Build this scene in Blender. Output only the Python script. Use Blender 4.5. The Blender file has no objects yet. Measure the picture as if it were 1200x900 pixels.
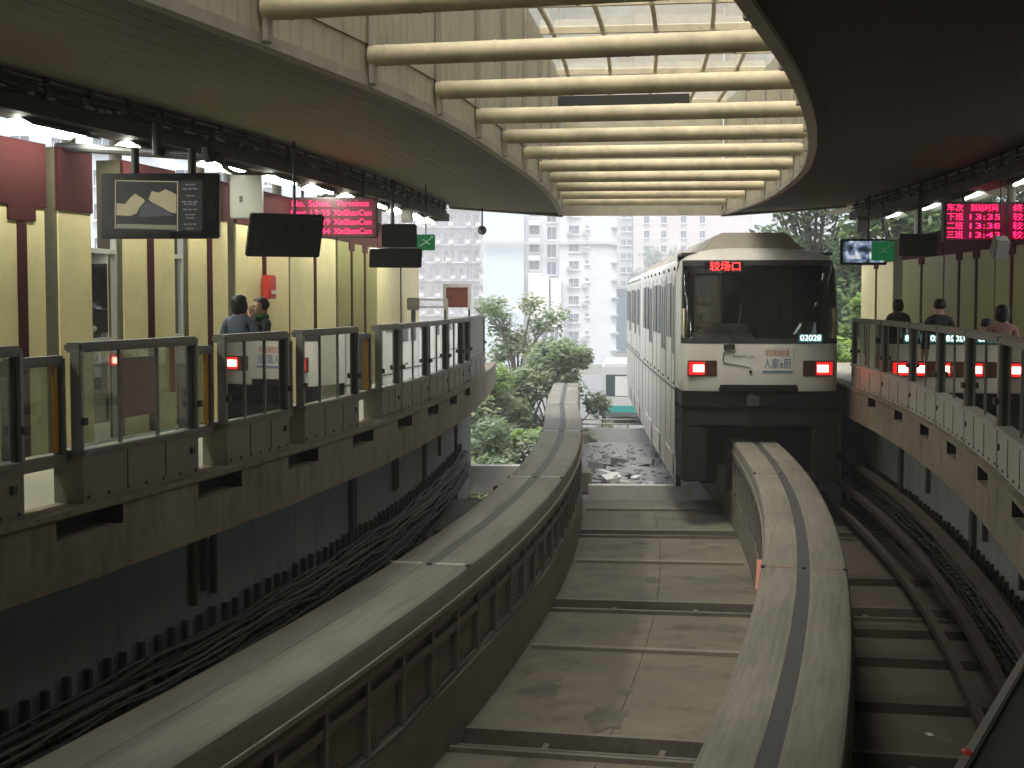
import bpy, bmesh, math, random
from mathutils import Vector, Matrix
random.seed(7)
R = random.random
def U(a, b): return a + (b - a) * R()
S = bpy.context.scene
C = S.collection

# ------------------------------------------------------------------ camera
F, PITCH, EYE = 1700.0, math.atan(98 / 1700.0), 1.6      # focal length for a 1200 px wide frame
cam = bpy.data.cameras.new('camera'); co = bpy.data.objects.new('camera', cam); C.objects.link(co)
cam.sensor_width = 36; cam.lens = F / 1200 * 36; cam.clip_start = .05; cam.clip_end = 6000
co.location = (0, 0, EYE); co.rotation_euler = (math.pi / 2 - PITCH, 0, 0); S.camera = co

# ------------------------------------------------------------------ the curve of the station
# t runs along the outbound beam's centre line, o is the offset to the right of it, z is above the platform floor
K = (-4.99613437, 10.67988095, -3.16848959, -3.04618942, 1.57024152)
def _x(t): u = t / 30; return sum(k * u ** i for i, k in enumerate(K))
def _s(t): u = t / 30; return sum(i * K[i] * u ** (i - 1) for i in range(1, 5)) / 30
def xs(t):
    if t < 0: return _x(0) + _s(0) * t, _s(0)
    if t > 37: return _x(37) + .048 * (t - 37), .048
    return _x(t), _s(t)
def P(t, o, z=0.0):
    x, s = xs(t); n = math.hypot(1, s)
    return Vector((x + o / n, t - o * s / n, z))
def heading(t): return math.atan2(1, xs(t)[1])
def T(px, o, z=EYE):
    """station coordinate t at which the line at offset o, height z is seen px pixels across the frame"""
    lo, hi = 4.0, 60.0
    g = lambda t: (lambda q: q.x - (px - 600) / F * (q.y * math.cos(PITCH) - (z - EYE) * math.sin(PITCH)))(P(t, o, z))
    a = g(lo)
    for _ in range(50):
        m = (lo + hi) / 2
        if (g(m) > 0) == (a > 0): lo = m
        else: hi = m
    return lo

# ------------------------------------------------------------------ materials
MATS = {}
def mat(name, col, rough=.8, var=.18, scale=6.0, metal=0.0, bump=.0, streak=None, spots=0.0, coord='Object', spec=.5, tint=None):
    if name in MATS: return MATS[name]
    m = bpy.data.materials.new(name); m.use_nodes = True; MATS[name] = m
    nt = m.node_tree; N = nt.nodes; L = nt.links
    b = N['Principled BSDF']; b.inputs['Roughness'].default_value = rough; b.inputs['Metallic'].default_value = metal
    b.inputs['Specular IOR Level'].default_value = spec
    tc = N.new('ShaderNodeTexCoord'); mp = N.new('ShaderNodeMapping'); L.new(tc.outputs[coord], mp.inputs[0])
    if streak: mp.inputs['Scale'].default_value = streak
    n1 = N.new('ShaderNodeTexNoise'); n1.inputs['Scale'].default_value = scale; n1.inputs['Detail'].default_value = 7
    n1.inputs['Roughness'].default_value = .62; L.new(mp.outputs[0], n1.inputs['Vector'])
    n2 = N.new('ShaderNodeTexNoise'); n2.inputs['Scale'].default_value = .45; n2.inputs['Detail'].default_value = 4
    L.new(tc.outputs[coord], n2.inputs['Vector'])
    ad = N.new('ShaderNodeMath'); ad.operation = 'ADD'; L.new(n1.outputs[0], ad.inputs[0]); L.new(n2.outputs[0], ad.inputs[1])
    rp = N.new('ShaderNodeMapRange'); rp.inputs[1].default_value = .65; rp.inputs[2].default_value = 1.35
    rp.inputs[3].default_value = 0; rp.inputs[4].default_value = 1; L.new(ad.outputs[0], rp.inputs[0])
    mx = N.new('ShaderNodeMix'); mx.data_type = 'RGBA'; L.new(rp.outputs[0], mx.inputs[0])
    t2 = tint or (1, 1, 1)
    mx.inputs[6].default_value = (*[max(0, c * (1 - var)) for c in col], 1)
    mx.inputs[7].default_value = (*[min(1, c * (1 + var) * k) for c, k in zip(col, t2)], 1)
    out = mx.outputs[2]
    if spots:
        n3 = N.new('ShaderNodeTexNoise'); n3.inputs['Scale'].default_value = 1.7; n3.inputs['Detail'].default_value = 9; n3.inputs['Roughness'].default_value = .7
        L.new(mp.outputs[0], n3.inputs['Vector'])
        r3 = N.new('ShaderNodeMapRange'); r3.inputs[1].default_value = .52; r3.inputs[2].default_value = .72; L.new(n3.outputs[0], r3.inputs[0])
        m3 = N.new('ShaderNodeMix'); m3.data_type = 'RGBA'; m3.blend_type = 'MULTIPLY'
        k = N.new('ShaderNodeMath'); k.operation = 'MULTIPLY'; k.inputs[1].default_value = spots; L.new(r3.outputs[0], k.inputs[0])
        L.new(k.outputs[0], m3.inputs[0]); L.new(out, m3.inputs[6]); m3.inputs[7].default_value = (.32, .27, .22, 1); out = m3.outputs[2]
    L.new(out, b.inputs['Base Color'])
    rr = N.new('ShaderNodeMapRange'); rr.inputs[3].default_value = max(.02, rough - .1); rr.inputs[4].default_value = min(1, rough + .1)
    L.new(n1.outputs[0], rr.inputs[0]); L.new(rr.outputs[0], b.inputs['Roughness'])
    if bump:
        bp = N.new('ShaderNodeBump'); bp.inputs['Strength'].default_value = bump; bp.inputs['Distance'].default_value = .02
        L.new(n1.outputs[0], bp.inputs['Height']); L.new(bp.outputs[0], b.inputs['Normal'])
    return m
def ribbed(name, col, rough, pitch, axis_uv=0, var=.15, depth=.012, duty=.5, dark=.8):
    """sheet with ribs that run across UV axis; pitch in metres"""
    m = mat(name, col, rough, var, 3.0, coord='UV', spots=.35); nt = m.node_tree; N = nt.nodes; L = nt.links
    if name + '_done' in MATS: return m
    MATS[name + '_done'] = m
    tc = N.new('ShaderNodeTexCoord'); sp = N.new('ShaderNodeSeparateXYZ'); L.new(tc.outputs['UV'], sp.inputs[0])
    a = N.new('ShaderNodeMath'); a.operation = 'MULTIPLY'; a.inputs[1].default_value = 1 / pitch; L.new(sp.outputs[axis_uv], a.inputs[0])
    fr = N.new('ShaderNodeMath'); fr.operation = 'FRACT'; L.new(a.outputs[0], fr.inputs[0])
    pp = N.new('ShaderNodeMath'); pp.operation = 'PINGPONG'; pp.inputs[1].default_value = .5; L.new(fr.outputs[0], pp.inputs[0])
    mr = N.new('ShaderNodeMapRange'); mr.interpolation_type = 'SMOOTHSTEP'; mr.inputs[1].default_value = .02; mr.inputs[2].default_value = .12; L.new(pp.outputs[0], mr.inputs[0])
    bp = N.new('ShaderNodeBump'); bp.inputs['Strength'].default_value = 1; bp.inputs['Distance'].default_value = depth
    L.new(mr.outputs[0], bp.inputs['Height']); L.new(bp.outputs[0], N['Principled BSDF'].inputs['Normal'])
    return m
def emit(name, col, strength):
    m = bpy.data.materials.new(name); m.use_nodes = True; b = m.node_tree.nodes['Principled BSDF']
    b.inputs['Base Color'].default_value = (*[c * .2 for c in col], 1); b.inputs['Emission Color'].default_value = (*col, 1)
    b.inputs['Emission Strength'].default_value = strength; b.inputs['Roughness'].default_value = .4
    return m
def glass(name, tint=(.8, .85, .82), gain=1.0, dirt_sheen=.06, dirt_sheen_col=(.5, .5, .46)):
    m = bpy.data.materials.new(name); m.use_nodes = True; nt = m.node_tree; N = nt.nodes; L = nt.links
    N.remove(N['Principled BSDF']); out = N['Material Output']
    tr = N.new('ShaderNodeBsdfTransparent'); tr.inputs[0].default_value = (*tint, 1)
    gl = N.new('ShaderNodeBsdfGlossy'); gl.inputs['Roughness'].default_value = .015; gl.inputs[0].default_value = (1, 1, 1, 1)
    fr = N.new('ShaderNodeFresnel'); fr.inputs[0].default_value = 1.5
    g = N.new('ShaderNodeMath'); g.operation = 'MULTIPLY'; g.inputs[1].default_value = gain; g.use_clamp = True; L.new(fr.outputs[0], g.inputs[0])
    df = N.new('ShaderNodeBsdfDiffuse'); df.inputs[0].default_value = (*dirt_sheen_col, 1)
    nz = N.new('ShaderNodeTexNoise'); nz.inputs['Scale'].default_value = 2.5; nz.inputs['Detail'].default_value = 6
    tc = N.new('ShaderNodeTexCoord'); L.new(tc.outputs['Object'], nz.inputs['Vector'])
    dm = N.new('ShaderNodeMath'); dm.operation = 'MULTIPLY'; dm.inputs[1].default_value = dirt_sheen * 2; L.new(nz.outputs[0], dm.inputs[0])
    m0 = N.new('ShaderNodeMixShader'); L.new(dm.outputs[0], m0.inputs[0]); L.new(tr.outputs[0], m0.inputs[1]); L.new(df.outputs[0], m0.inputs[2])
    m1 = N.new('ShaderNodeMixShader'); L.new(g.outputs[0], m1.inputs[0]); L.new(m0.outputs[0], m1.inputs[1]); L.new(gl.outputs[0], m1.inputs[2])
    L.new(m1.outputs[0], out.inputs[0]); return m

M = dict(
    beam=mat('beam_concrete', (.175, .167, .137), .75, .42, 5, bump=.2, streak=(6, .25, 1), spots=.6, coord='UV'),
    beamside=mat('beam_side_concrete', (.17, .155, .125), .85, .25, 4, bump=.2, streak=(3, .3, 1), spots=.5, coord='UV'),
    strip=mat('beam_dark_strip', (.055, .057, .055), .7, .2, 8, coord='UV'),
    fascia=mat('platform_concrete', (.25, .21, .158), .85, .45, 4, bump=.15, streak=(1.6, .45, 1), spots=.7, coord='UV'),
    platfloor=mat('platform_paving', (.42, .39, .31), .55, .15, 5, coord='UV'),
    underwall=mat('blue_grey_wall', (.25, .285, .28), .8, .2, 3, bump=.1, streak=(.3, 1.6, 1), spots=.6, coord='UV'),
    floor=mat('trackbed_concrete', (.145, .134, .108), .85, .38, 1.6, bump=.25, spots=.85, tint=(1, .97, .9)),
    floordark=mat('trackbed_dark_concrete', (.1, .085, .066), .85, .3, 1.6, bump=.2, spots=.6),  # darker concrete tone for the two outer lanes
    black=mat('dark_recess', (.02, .02, .02), .9, .3),
    steel=mat('painted_steel_dark', (.06, .06, .058), .55, .25, 8, metal=.3),
    rail=mat('worn_steel', (.16, .15, .13), .5, .25, 10, metal=.6),
    cable=mat('black_cable', (.035, .033, .03), .6, .4, 9),
    cable2=mat('grey_cable', (.13, .12, .105), .65, .3, 9),
    soffitdark=ribbed('soffit_sheet_shaded', (.042, .037, .03), .75, .22, 0, depth=.003),  # darker copy of the soffit sheet, train side shade put into its colour
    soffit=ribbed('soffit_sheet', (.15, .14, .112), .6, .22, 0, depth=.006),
    cladding=ribbed('lantern_cladding', (.64, .6, .47), .6, .2, 1, depth=.012),
    edge=mat('canopy_edge_trim', (.5, .47, .4), .6, .2, 5, spots=.4),
    tube=mat('cream_steel_tube', (.74, .655, .46), .65, .3, 4, spots=.45),
    trough=mat('trough_steel', (.05, .047, .042), .7, .3, 6),
    outroof=ribbed('outer_roof_sheet', (.4, .38, .32), .6, .25, 1),
    gate=mat('gate_metal', (.19, .19, .165), .5, .14, 6, metal=.25, spots=.2),
    gatebase=mat('gate_base_metal', (.215, .2, .155), .6, .14, 4, metal=.1, spots=.3),
    gatepale=mat('gate_base_pale', (.42, .41, .36), .55, .14, 4, metal=.1, spots=.3),
    post=mat('gate_post_dark', (.05, .05, .045), .5, .2, 6, metal=.3),
    frame=mat('gate_frame_grey', (.26, .26, .24), .45, .2, 6, metal=.4),
    orange=mat('orange_strip', (.62, .29, .03), .5, .1),
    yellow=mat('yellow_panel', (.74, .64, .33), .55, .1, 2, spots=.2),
    yellowshade=mat('yellow_panel_shade', (.2, .18, .04), .6, .12, 2, spots=.1),  # darker copy of the yellow panel, with shade put into the colour
    maroon=mat('maroon_panel', (.05, .013, .014), .9, .12, 3, spec=.08),
    grey=mat('grey_column', (.5, .49, .45), .5, .1, 5),
    white=mat('train_white', (.63, .62, .575), .35, .06, 2.5, spots=.14),
    brow=mat('train_roof_beige', (.26, .235, .19), .55, .12, 3, spots=.3),
    skirtfront=mat('train_skirt_grey', (.024, .024, .022), .85, .15, 4, spec=.1),
    bumper=mat('train_bumper_black', (.01, .01, .01), .7, .2, spec=.15),
    rubber=mat('black_rubber', (.02, .02, .02), .6, .2),
    tvblack=mat('tv_black', (.013, .013, .014), .3, .2),
    red=mat('red_paint', (.5, .03, .02), .45, .1),
    green=mat('green_sign', (.02, .2, .07), .4, .1),
    hair=mat('black_hair', (.012, .01, .009), .5, .3, 30),
    skin=mat('skin', (.5, .3, .21), .5, .06),
)
LED = emit('led_red', (1, .015, .11), 1.5)
LEDT = emit('led_destination', (1, .03, .03), 2.5)
LAMP = emit('tail_lamp_lit', (1, .16, .12), 9)
LENS = emit('tail_lamp_lens', (1, .02, .02), .35)
TUBEL = emit('fluorescent_tube', (.97, 1, .88), 44)
TUBER = emit('fluorescent_tube_dim', (.95, 1, .9), 3.5)
GATEGLASS = glass('gate_glass', (.6, .68, .65), 2.6, .27, (.3, .35, .32))  # grey-green diffuse veil imitates layered reflections as well as dirt on the panes
SKYGLASS = glass('skylight_glass', (.88, .855, .77), .6, .06, (.6, .57, .48))
WINGLASS = glass('window_glass', (.86, .92, .89), 1, .06)
CABGLASS = glass('cab_glass', (.6, .62, .6), 1.0, .01)

# ------------------------------------------------------------------ mesh builder
class MB:
    def __init__(s): s.v = []; s.f = []; s.mi = []; s.uv = []
    def face(s, pts, mi=0, uv=None):
        i = len(s.v); s.v += [Vector(p) for p in pts]; s.f.append(list(range(i, i + len(pts)))); s.mi.append(mi); s.uv.append(uv)
    def hexa(s, p, mi=0):            # 8 points: bottom ring 0-3, top ring 4-7
        i = len(s.v); s.v += [Vector(q) for q in p]
        for q in ((0, 3, 2, 1), (4, 5, 6, 7), (0, 1, 5, 4), (1, 2, 6, 5), (2, 3, 7, 6), (3, 0, 4, 7)):
            s.f.append([i + k for k in q]); s.mi.append(mi); s.uv.append(None)
    def box(s, a, b, mat=None, mi=0):
        p = [(a[0], a[1], a[2]), (b[0], a[1], a[2]), (b[0], b[1], a[2]), (a[0], b[1], a[2]), (a[0], a[1], b[2]), (b[0], a[1], b[2]), (b[0], b[1], b[2]), (a[0], b[1], b[2])]
        s.hexa([mat @ Vector(q) if mat else q for q in p], mi)
    def sbox(s, t0, t1, o0, o1, z0, z1, mi=0):       # box in station coordinates
        s.hexa([P(t0, o0, z0), P(t0, o1, z0), P(t1, o1, z0), P(t1, o0, z0), P(t0, o0, z1), P(t0, o1, z1), P(t1, o1, z1), P(t1, o0, z1)], mi)
    def tube(s, pts, r, n=8, mi=0, caps=True):
        pts = [Vector(p) for p in pts]; rings = []; i0 = len(s.v)
        rr = r if isinstance(r, (list, tuple)) else [r] * len(pts)
        ref = Vector((0, 0, 1)); d0 = (pts[-1] - pts[0]).normalized()
        if abs(d0.dot(ref)) > .9: ref = Vector((1, 0, 0))
        for k, p in enumerate(pts):
            d = (pts[min(k + 1, len(pts) - 1)] - pts[max(k - 1, 0)]).normalized()
            a = d.cross(ref).normalized(); b = d.cross(a)
            for j in range(n):
                w = 2 * math.pi * j / n; s.v.append(p + (a * math.cos(w) + b * math.sin(w)) * rr[k])
        for k in range(len(pts) - 1):
            for j in range(n):
                s.f.append([i0 + k * n + j, i0 + k * n + (j + 1) % n, i0 + (k + 1) * n + (j + 1) % n, i0 + (k + 1) * n + j]); s.mi.append(mi); s.uv.append(None)
        if caps:
            s.f.append([i0 + j for j in range(n)][::-1]); s.mi.append(mi); s.uv.append(None)
            s.f.append([i0 + (len(pts) - 1) * n + j for j in range(n)]); s.mi.append(mi); s.uv.append(None)
    def sweep(s, sec, ts, mis=None, closed=True, caps=True, zf=None):
        """sec: list of (o, z) swept along the station curve, UV = (run across, run along) in metres"""
        n = len(sec); m = n if closed else n - 1
        per = [0]
        for k in range(n): per.append(per[-1] + math.hypot(sec[(k + 1) % n][0] - sec[k][0], sec[(k + 1) % n][1] - sec[k][1]))
        rows = []
        for t in ts:
            dz = zf(t) if zf else 0
            i = len(s.v); s.v += [P(t, o, z + dz) for o, z in sec]; rows.append(i)
        for a in range(len(ts) - 1):
            for k in range(m):
                k2 = (k + 1) % n
                s.f.append([rows[a] + k, rows[a + 1] + k, rows[a + 1] + k2, rows[a] + k2]); s.mi.append(mis[k] if mis else 0)
                s.uv.append([(per[k], ts[a]), (per[k], ts[a + 1]), (per[k + 1], ts[a + 1]), (per[k + 1], ts[a])])
        if closed and caps:
            s.f.append([rows[0] + k for k in range(n)]); s.mi.append(0); s.uv.append([(o, z) for o, z in sec])
            s.f.append([rows[-1] + k for k in range(n)][::-1]); s.mi.append(0); s.uv.append([(o, z) for o, z in sec][::-1])
    def sphere(s, c, r, n=12, m=8, mi=0, sc=(1, 1, 1)):
        i0 = len(s.v); c = Vector(c)
        for a in range(m + 1):
            th = math.pi * a / m
            for b in range(n):
                ph = 2 * math.pi * b / n
                s.v.append(c + Vector((r * sc[0] * math.sin(th) * math.cos(ph), r * sc[1] * math.sin(th) * math.sin(ph), r * sc[2] * math.cos(th))))
        for a in range(m):
            for b in range(n):
                s.f.append([i0 + a * n + b, i0 + (a + 1) * n + b, i0 + (a + 1) * n + (b + 1) % n, i0 + a * n + (b + 1) % n]); s.mi.append(mi); s.uv.append(None)
    def build(s, name, mats, root=None, smooth=False, fix=True, bevel=0):
        me = bpy.data.meshes.new(name)
        me.from_pydata([tuple(v) for v in s.v], [], s.f)
        if any(u for u in s.uv):
            ul = me.uv_layers.new(name='UVMap')
            for p, u in zip(me.polygons, s.uv):
                if u:
                    for li, q in zip(p.loop_indices, u): ul.data[li].uv = q
        for m in (mats if isinstance(mats, (list, tuple)) else [mats]): me.materials.append(m)
        for p, k in zip(me.polygons, s.mi): p.material_index = k; p.use_smooth = smooth
        if fix:
            bm = bmesh.new(); bm.from_mesh(me); bmesh.ops.remove_doubles(bm, verts=bm.verts, dist=1e-5); bmesh.ops.recalc_face_normals(bm, faces=bm.faces)
            if bevel: bmesh.ops.bevel(bm, geom=[e for e in bm.edges if len(e.link_faces) == 2 and e.calc_face_angle(0) > .6], offset=bevel, segments=2, affect='EDGES', clamp_overlap=True)
            bm.to_mesh(me); bm.free()
        if smooth:
            try: me.set_sharp_from_angle(angle=math.radians(40))
            except Exception: pass
        o = bpy.data.objects.new(name, me); C.objects.link(o)
        if root is not None: attach(o, root)
        return o
def attach(o, root):
    w = root
    o.parent = w; o.matrix_parent_inverse = world(w).inverted()
def world(o):
    m = o.matrix_basis.copy() if o.parent is None else world(o.parent) @ o.matrix_parent_inverse @ o.matrix_basis
    return m
def tag(o, label=None, cat=None, group=None, kind=None):
    if label: o['label'] = label
    if cat: o['category'] = cat
    if group: o['group'] = group
    if kind: o['kind'] = kind
    return o
def thing(name, label, cat, loc, rz=0, group=None):
    o = bpy.data.objects.new(name, None); C.objects.link(o); o.empty_display_size = .2
    o.matrix_basis = Matrix.Translation(Vector(loc)) @ Matrix.Rotation(rz, 4, 'Z')
    return tag(o, label, cat, group)
def structure(o): o['kind'] = 'structure'; return o
def copy_of(src, root, M4):
    """copy of a part whose mesh is in world space, moved by M4"""
    o = src.copy(); C.objects.link(o); o.parent = root; o.matrix_parent_inverse = world(root).inverted() if root else Matrix(); o.matrix_basis = M4; return o
def frange(a, b, d):
    n = max(1, int(round((b - a) / d))); return [a + (b - a) * k / n for k in range(n + 1)]
def frame_at(t, o, z=0): return Matrix.Translation(P(t, o, z)) @ Matrix.Rotation(heading(t), 4, 'Z')   # local x along the track, y to the left
ORD = ['first', 'second', 'third', 'fourth', 'fifth', 'sixth', 'seventh', 'eighth', 'ninth', 'tenth', 'eleventh', 'twelfth', 'thirteenth', 'fourteenth', 'fifteenth', 'sixteenth']
def text(body, size, mtx, m, name, root, ex=.002, width=None, align='CENTER'):
    cu = bpy.data.curves.new(name, 'FONT'); cu.body = body; cu.size = size; cu.align_x = align; cu.align_y = 'CENTER'; cu.extrude = ex
    ob = bpy.data.objects.new(name, cu); C.objects.link(ob)
    bpy.context.view_layer.update()
    dg = bpy.context.evaluated_depsgraph_get(); me = bpy.data.meshes.new_from_object(ob.evaluated_get(dg))
    bpy.data.objects.remove(ob); bpy.data.curves.remove(cu)
    if width and len(me.vertices):
        xs_ = [v.co.x for v in me.vertices]; w = max(xs_) - min(xs_); k = width / w if w else 1
        for v in me.vertices: v.co.x *= k
    me.transform(mtx); me.materials.clear(); me.materials.append(m)
    o = bpy.data.objects.new(name, me); C.objects.link(o)
    if root is not None: attach(o, root)
    return o
FACE = Matrix.Rotation(math.pi / 2, 4, 'X')      # text in XY plane -> stands up, facing -Y

# ------------------------------------------------------------------ ground, trackbed
b = MB(); b.face([(-1000, -60, -9), (1000, -60, -9), (1000, 1000, -9), (-1000, 1000, -9)])
structure(b.build('ground', mat('ground_earth', (.16, .15, .12), .95, .3, .3)))
FLOOR = -2.65
TEND = 30.8
gaps = [1.8, 7.8, 13.85, 20.0, 26.2]
bays = [-6.0] + gaps + [TEND]
b = MB()
for i in range(len(bays) - 1):
    a, c = bays[i] + (.34 if i else 0), bays[i + 1] - (.3 if i < len(bays) - 2 else 0)
    for (o0, o1) in ((-2.3, -.43), (.43, 1.86), (1.866, 3.27), (4.13, 6.4)):
        ts = frange(a, c, .9)
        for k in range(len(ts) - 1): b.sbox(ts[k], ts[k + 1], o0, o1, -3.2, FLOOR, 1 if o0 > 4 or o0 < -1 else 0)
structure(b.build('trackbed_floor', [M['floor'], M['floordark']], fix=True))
b = MB(); b.sweep([(-2.6, -3.25), (6.6, -3.25), (6.6, -3.6), (-2.6, -3.6)], frange(-6, TEND, 1.2))
structure(b.build('trackbed_underslab_floor', mat('underslab_dark_concrete', (.05, .047, .04), .9, .2), fix=True))  # plain dark tone beneath the floor slabs and their gaps
k = 0
for gi, g in enumerate(gaps[1:]):
    for lane, (o0, o1) in enumerate(((.45, 3.25), (4.15, 6.0))):
        b = MB()
        for dt, w, z0, z1 in ((-.27, .07, -2.85, FLOOR + .05), (.02, .05, -2.9, FLOOR - .02), (.36, .08, -2.85, FLOOR + .045)):
            b.sbox(g + dt - w / 2, g + dt + w / 2, o0, o1, z0, z1)
        for ds in (.3, .7):
            oo = o0 + (o1 - o0) * ds; b.sbox(g - .2, g + .24, oo - .03, oo + .03, -2.9, FLOOR - .03)
        ob = b.build('floor_crossbeam', mat('dirty_channel_steel', (.16, .145, .12), .6, .3, 8, metal=.3, spots=.5))
        tag(ob, '%s steel crossbeam over the floor gap %s, counted from the camera' % (ORD[gi], 'between the two beams' if lane == 0 else 'beside the far platform wall'), 'crossbeam', 'steel crossbeams in the trackbed gaps')
# thicker dark rib strips on the slabs
for gi, g in enumerate((10.6, 17.6, 23.4, 29.2)):
    b = MB(); b.sbox(g, g + .12, .5, 3.2, FLOOR + .002, FLOOR + .045)
    tag(b.build('floor_rib', mat('rib_concrete', (.2, .185, .15), .85, .3, 4, spots=.5)), 'low concrete rib across the middle slab, %s from the camera' % ORD[gi], 'rib', 'low ribs across the floor slabs')
for gi, g in enumerate((11.0, 12.4, 15.6, 17.4, 18.8, 22.0)):
    b = MB(); b.sbox(g, g + .28, 4.2, 5.95, FLOOR + .002, FLOOR + .11)
    tag(b.build('floor_sleeper', mat('sleeper_concrete', (.075, .066, .052), .9, .3, 4, spots=.6)), 'low dirty sleeper block under the cable shelf, %s from the camera' % ORD[gi], 'sleeper', 'sleepers beside the inner beam')
rs0 = random.Random(5); b = MB()
for i in range(34):
    g0 = gaps[1 + i % 4]; lane = i % 3; t = g0 + rs0.choice((-1, 1)) * rs0.uniform(.5, 2.4); o = rs0.uniform(.7, 3.0) if lane < 2 else rs0.uniform(4.3, 5.8); rr = rs0.uniform(.05, .2); n = 30
    ph = rs0.uniform(0, 6); el = rs0.uniform(.4, 2.2)
    b.face([P(t + rr * el * math.sin(2 * math.pi * k / n) * (1 + .22 * math.sin(1.26 * k + ph) + .12 * math.sin(2.9 * k)), o + rr * math.cos(2 * math.pi * k / n) * (1 + .22 * math.sin(1.05 * k + ph) + .1 * math.sin(3.3 * k)), FLOOR + .004 + .0001 * i) for k in range(n)])
so_ = b.build('floor_stain', mat('floor_stain', (.1, .09, .072), .85, .35, 5)); tag(so_, 'dark oily stains and damp patches on the trackbed slabs', 'stains', kind='stuff')
# paper scraps by the wall
for i in range(9):
    t = U(9.5, 18); o = U(4.4, 5.8)
    b = MB(); q = P(t, o, FLOOR + .006 + (0)); a = U(0, 3); w, l = U(.03, .06), U(.05, .12)
    b.box((-l, -w, 0), (l, w, .012), Matrix.Translation(q) @ Matrix.Rotation(a, 4, 'Z'))
    tag(b.build('paper_scrap', mat('litter_paper', (.5, .48, .43), .8, .15)), 'pale paper scrap lying on the dirty trackbed beside the inner beam', 'litter', 'scraps on the trackbed')

# ------------------------------------------------------------------ guideway beams
def drop(t): return 0 if t < 44.5 else -.007 * (t - 44.5) ** 2
TOP = -1.05
def guideway(o0, t0, t1, label, joints, zf, jm):
    g = thing('guideway_beam', label, 'monorail beam', P(t0, o0, FLOOR))
    ts = frange(t0, t1, .45)
    h = .425
    sec = [(-.06, TOP - .006), (-.066, TOP), (-h + .05, TOP), (-h + .03, TOP - .012), (-h + .015, TOP - .02), (-h, TOP - .06), (-h, TOP - .34), (-h + .08, TOP - .40), (-h + .09, TOP - .95), (-h, TOP - 1.0), (-h, FLOOR - .1),
           (h, FLOOR - .1), (h, TOP - 1.0), (h - .09, TOP - .95), (h - .08, TOP - .40), (h, TOP - .34), (h, TOP - .06), (h - .015, TOP - .02), (h - .03, TOP - .012), (h - .05, TOP), (.066, TOP), (.06, TOP - .006)]
    mis = [0] * 5 + [1] * 11 + [0] * 5 + [2]
    b = MB(); b.sweep([(o + o0, z) for o, z in sec], ts, mis, zf=zf)
    bb = b.build('beam_body', [M['beam'], M['beamside'], M['strip']], g, smooth=True)
    for p in bb.data.polygons:
        if o0 == 0 and p.material_index == 2 and p.center.y < 14.4: p.material_index = 0
    for sd in (-1, 1):
        b = MB(); o = o0 + sd * (h - .06)
        b.sweep([(o - .03, TOP - .47), (o - .03, TOP - .55), (o + .03, TOP - .55), (o + .03, TOP - .47)], ts, zf=zf); b.build('conductor_rail', M['rail'], g)
        b = MB(); o = o0 + sd * (h - .01)
        b.sweep([(o - .02, TOP - .20), (o - .02, TOP - .24), (o + .03, TOP - .24), (o + .03, TOP - .20)], ts, zf=zf); b.build('guide_strip', mat('guide_strip_concrete', (.27, .25, .21), .7, .2, 5), g)
        for q in range(4):
            b = MB(); ph = U(0, 6)
            b.tube([P(t, o0 + sd * (h - .02 - .028 * q + .012 * math.sin(t * 1.3 + ph)), TOP - .985 + .016 * q + .012 * math.sin(t * 2.1 + ph) + (zf(t) if zf else 0)) for t in ts], U(.011, .02), 6)
            b.build('cable', M['cable2'] if q % 2 else M['cable'], g, smooth=True)
    st = []
    for t in frange(max(t0, 7), min(t1, 46), .88):
        for sd in (-1, 1):
            b = MB(); q = (zf(t) if zf else 0); o = o0 + sd * (h - .06)
            b.sbox(t - .035, t + .035, o - .06, o + .04, TOP - .97 + q, TOP - .36 + q)
            for k_ in range(3): b.sbox(t + .12 + .06 * k_, t + .14 + .06 * k_, o - .02, o + .03, TOP - .93 + q, TOP - .80 - .03 * (k_ % 2) + q)
            st.append(b)
    for b in st: b.build('stiffener', M['beamside'], g)
    for t in joints:
        b = MB(); q = zf(t) if zf else 0
        for a, c in ((-h + .03, -.075), (.075, h - .03)):
            b.sbox(t - .035, t - .006, o0 + a, o0 + c, TOP - .01 + q, TOP + .006 + q, 0); b.sbox(t + .006, t + .035, o0 + a, o0 + c, TOP - .01 + q, TOP + .006 + q, 0)
            b.sbox(t - .006, t + .006, o0 + a, o0 + c, TOP - .01 + q, TOP + .002 + q, 1)
        for c in (-.40, 0, .40): b.sbox(t - .045, t + .045, o0 + c - .02, o0 + c + .02, TOP - .01 + q, TOP + .012 + q, 1)
        b.build('expansion_joint', [jm, M['steel']], g)
    return g
guideway(0, -2, 60, 'pale concrete monorail beam curving out of the station on the empty track', (6.9, 14.5, 21.7, 29.4, 37.5, 43.6), drop, mat('joint_bright_steel', (.6, .58, .52), .5, .2, metal=.3))
gb = guideway(3.7, -2, 56, 'pale concrete monorail beam that disappears under the stopped train', (7.2, 15.0, 22.55, 30), lambda t: 0, mat('joint_rust_steel', (.24, .17, .14), .6, .3))
b = MB(); b.sweep([(3.2, TOP - .42), (3.26, TOP - .42), (3.26, TOP - .5), (3.2, TOP - .5)], frange(15.9, 17.6, .3)); tag(b.build('rail_cover', mat('red_white_cover', (.5, .2, .17), .6, .3, 9), gb), 'faded red rail cover')
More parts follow.
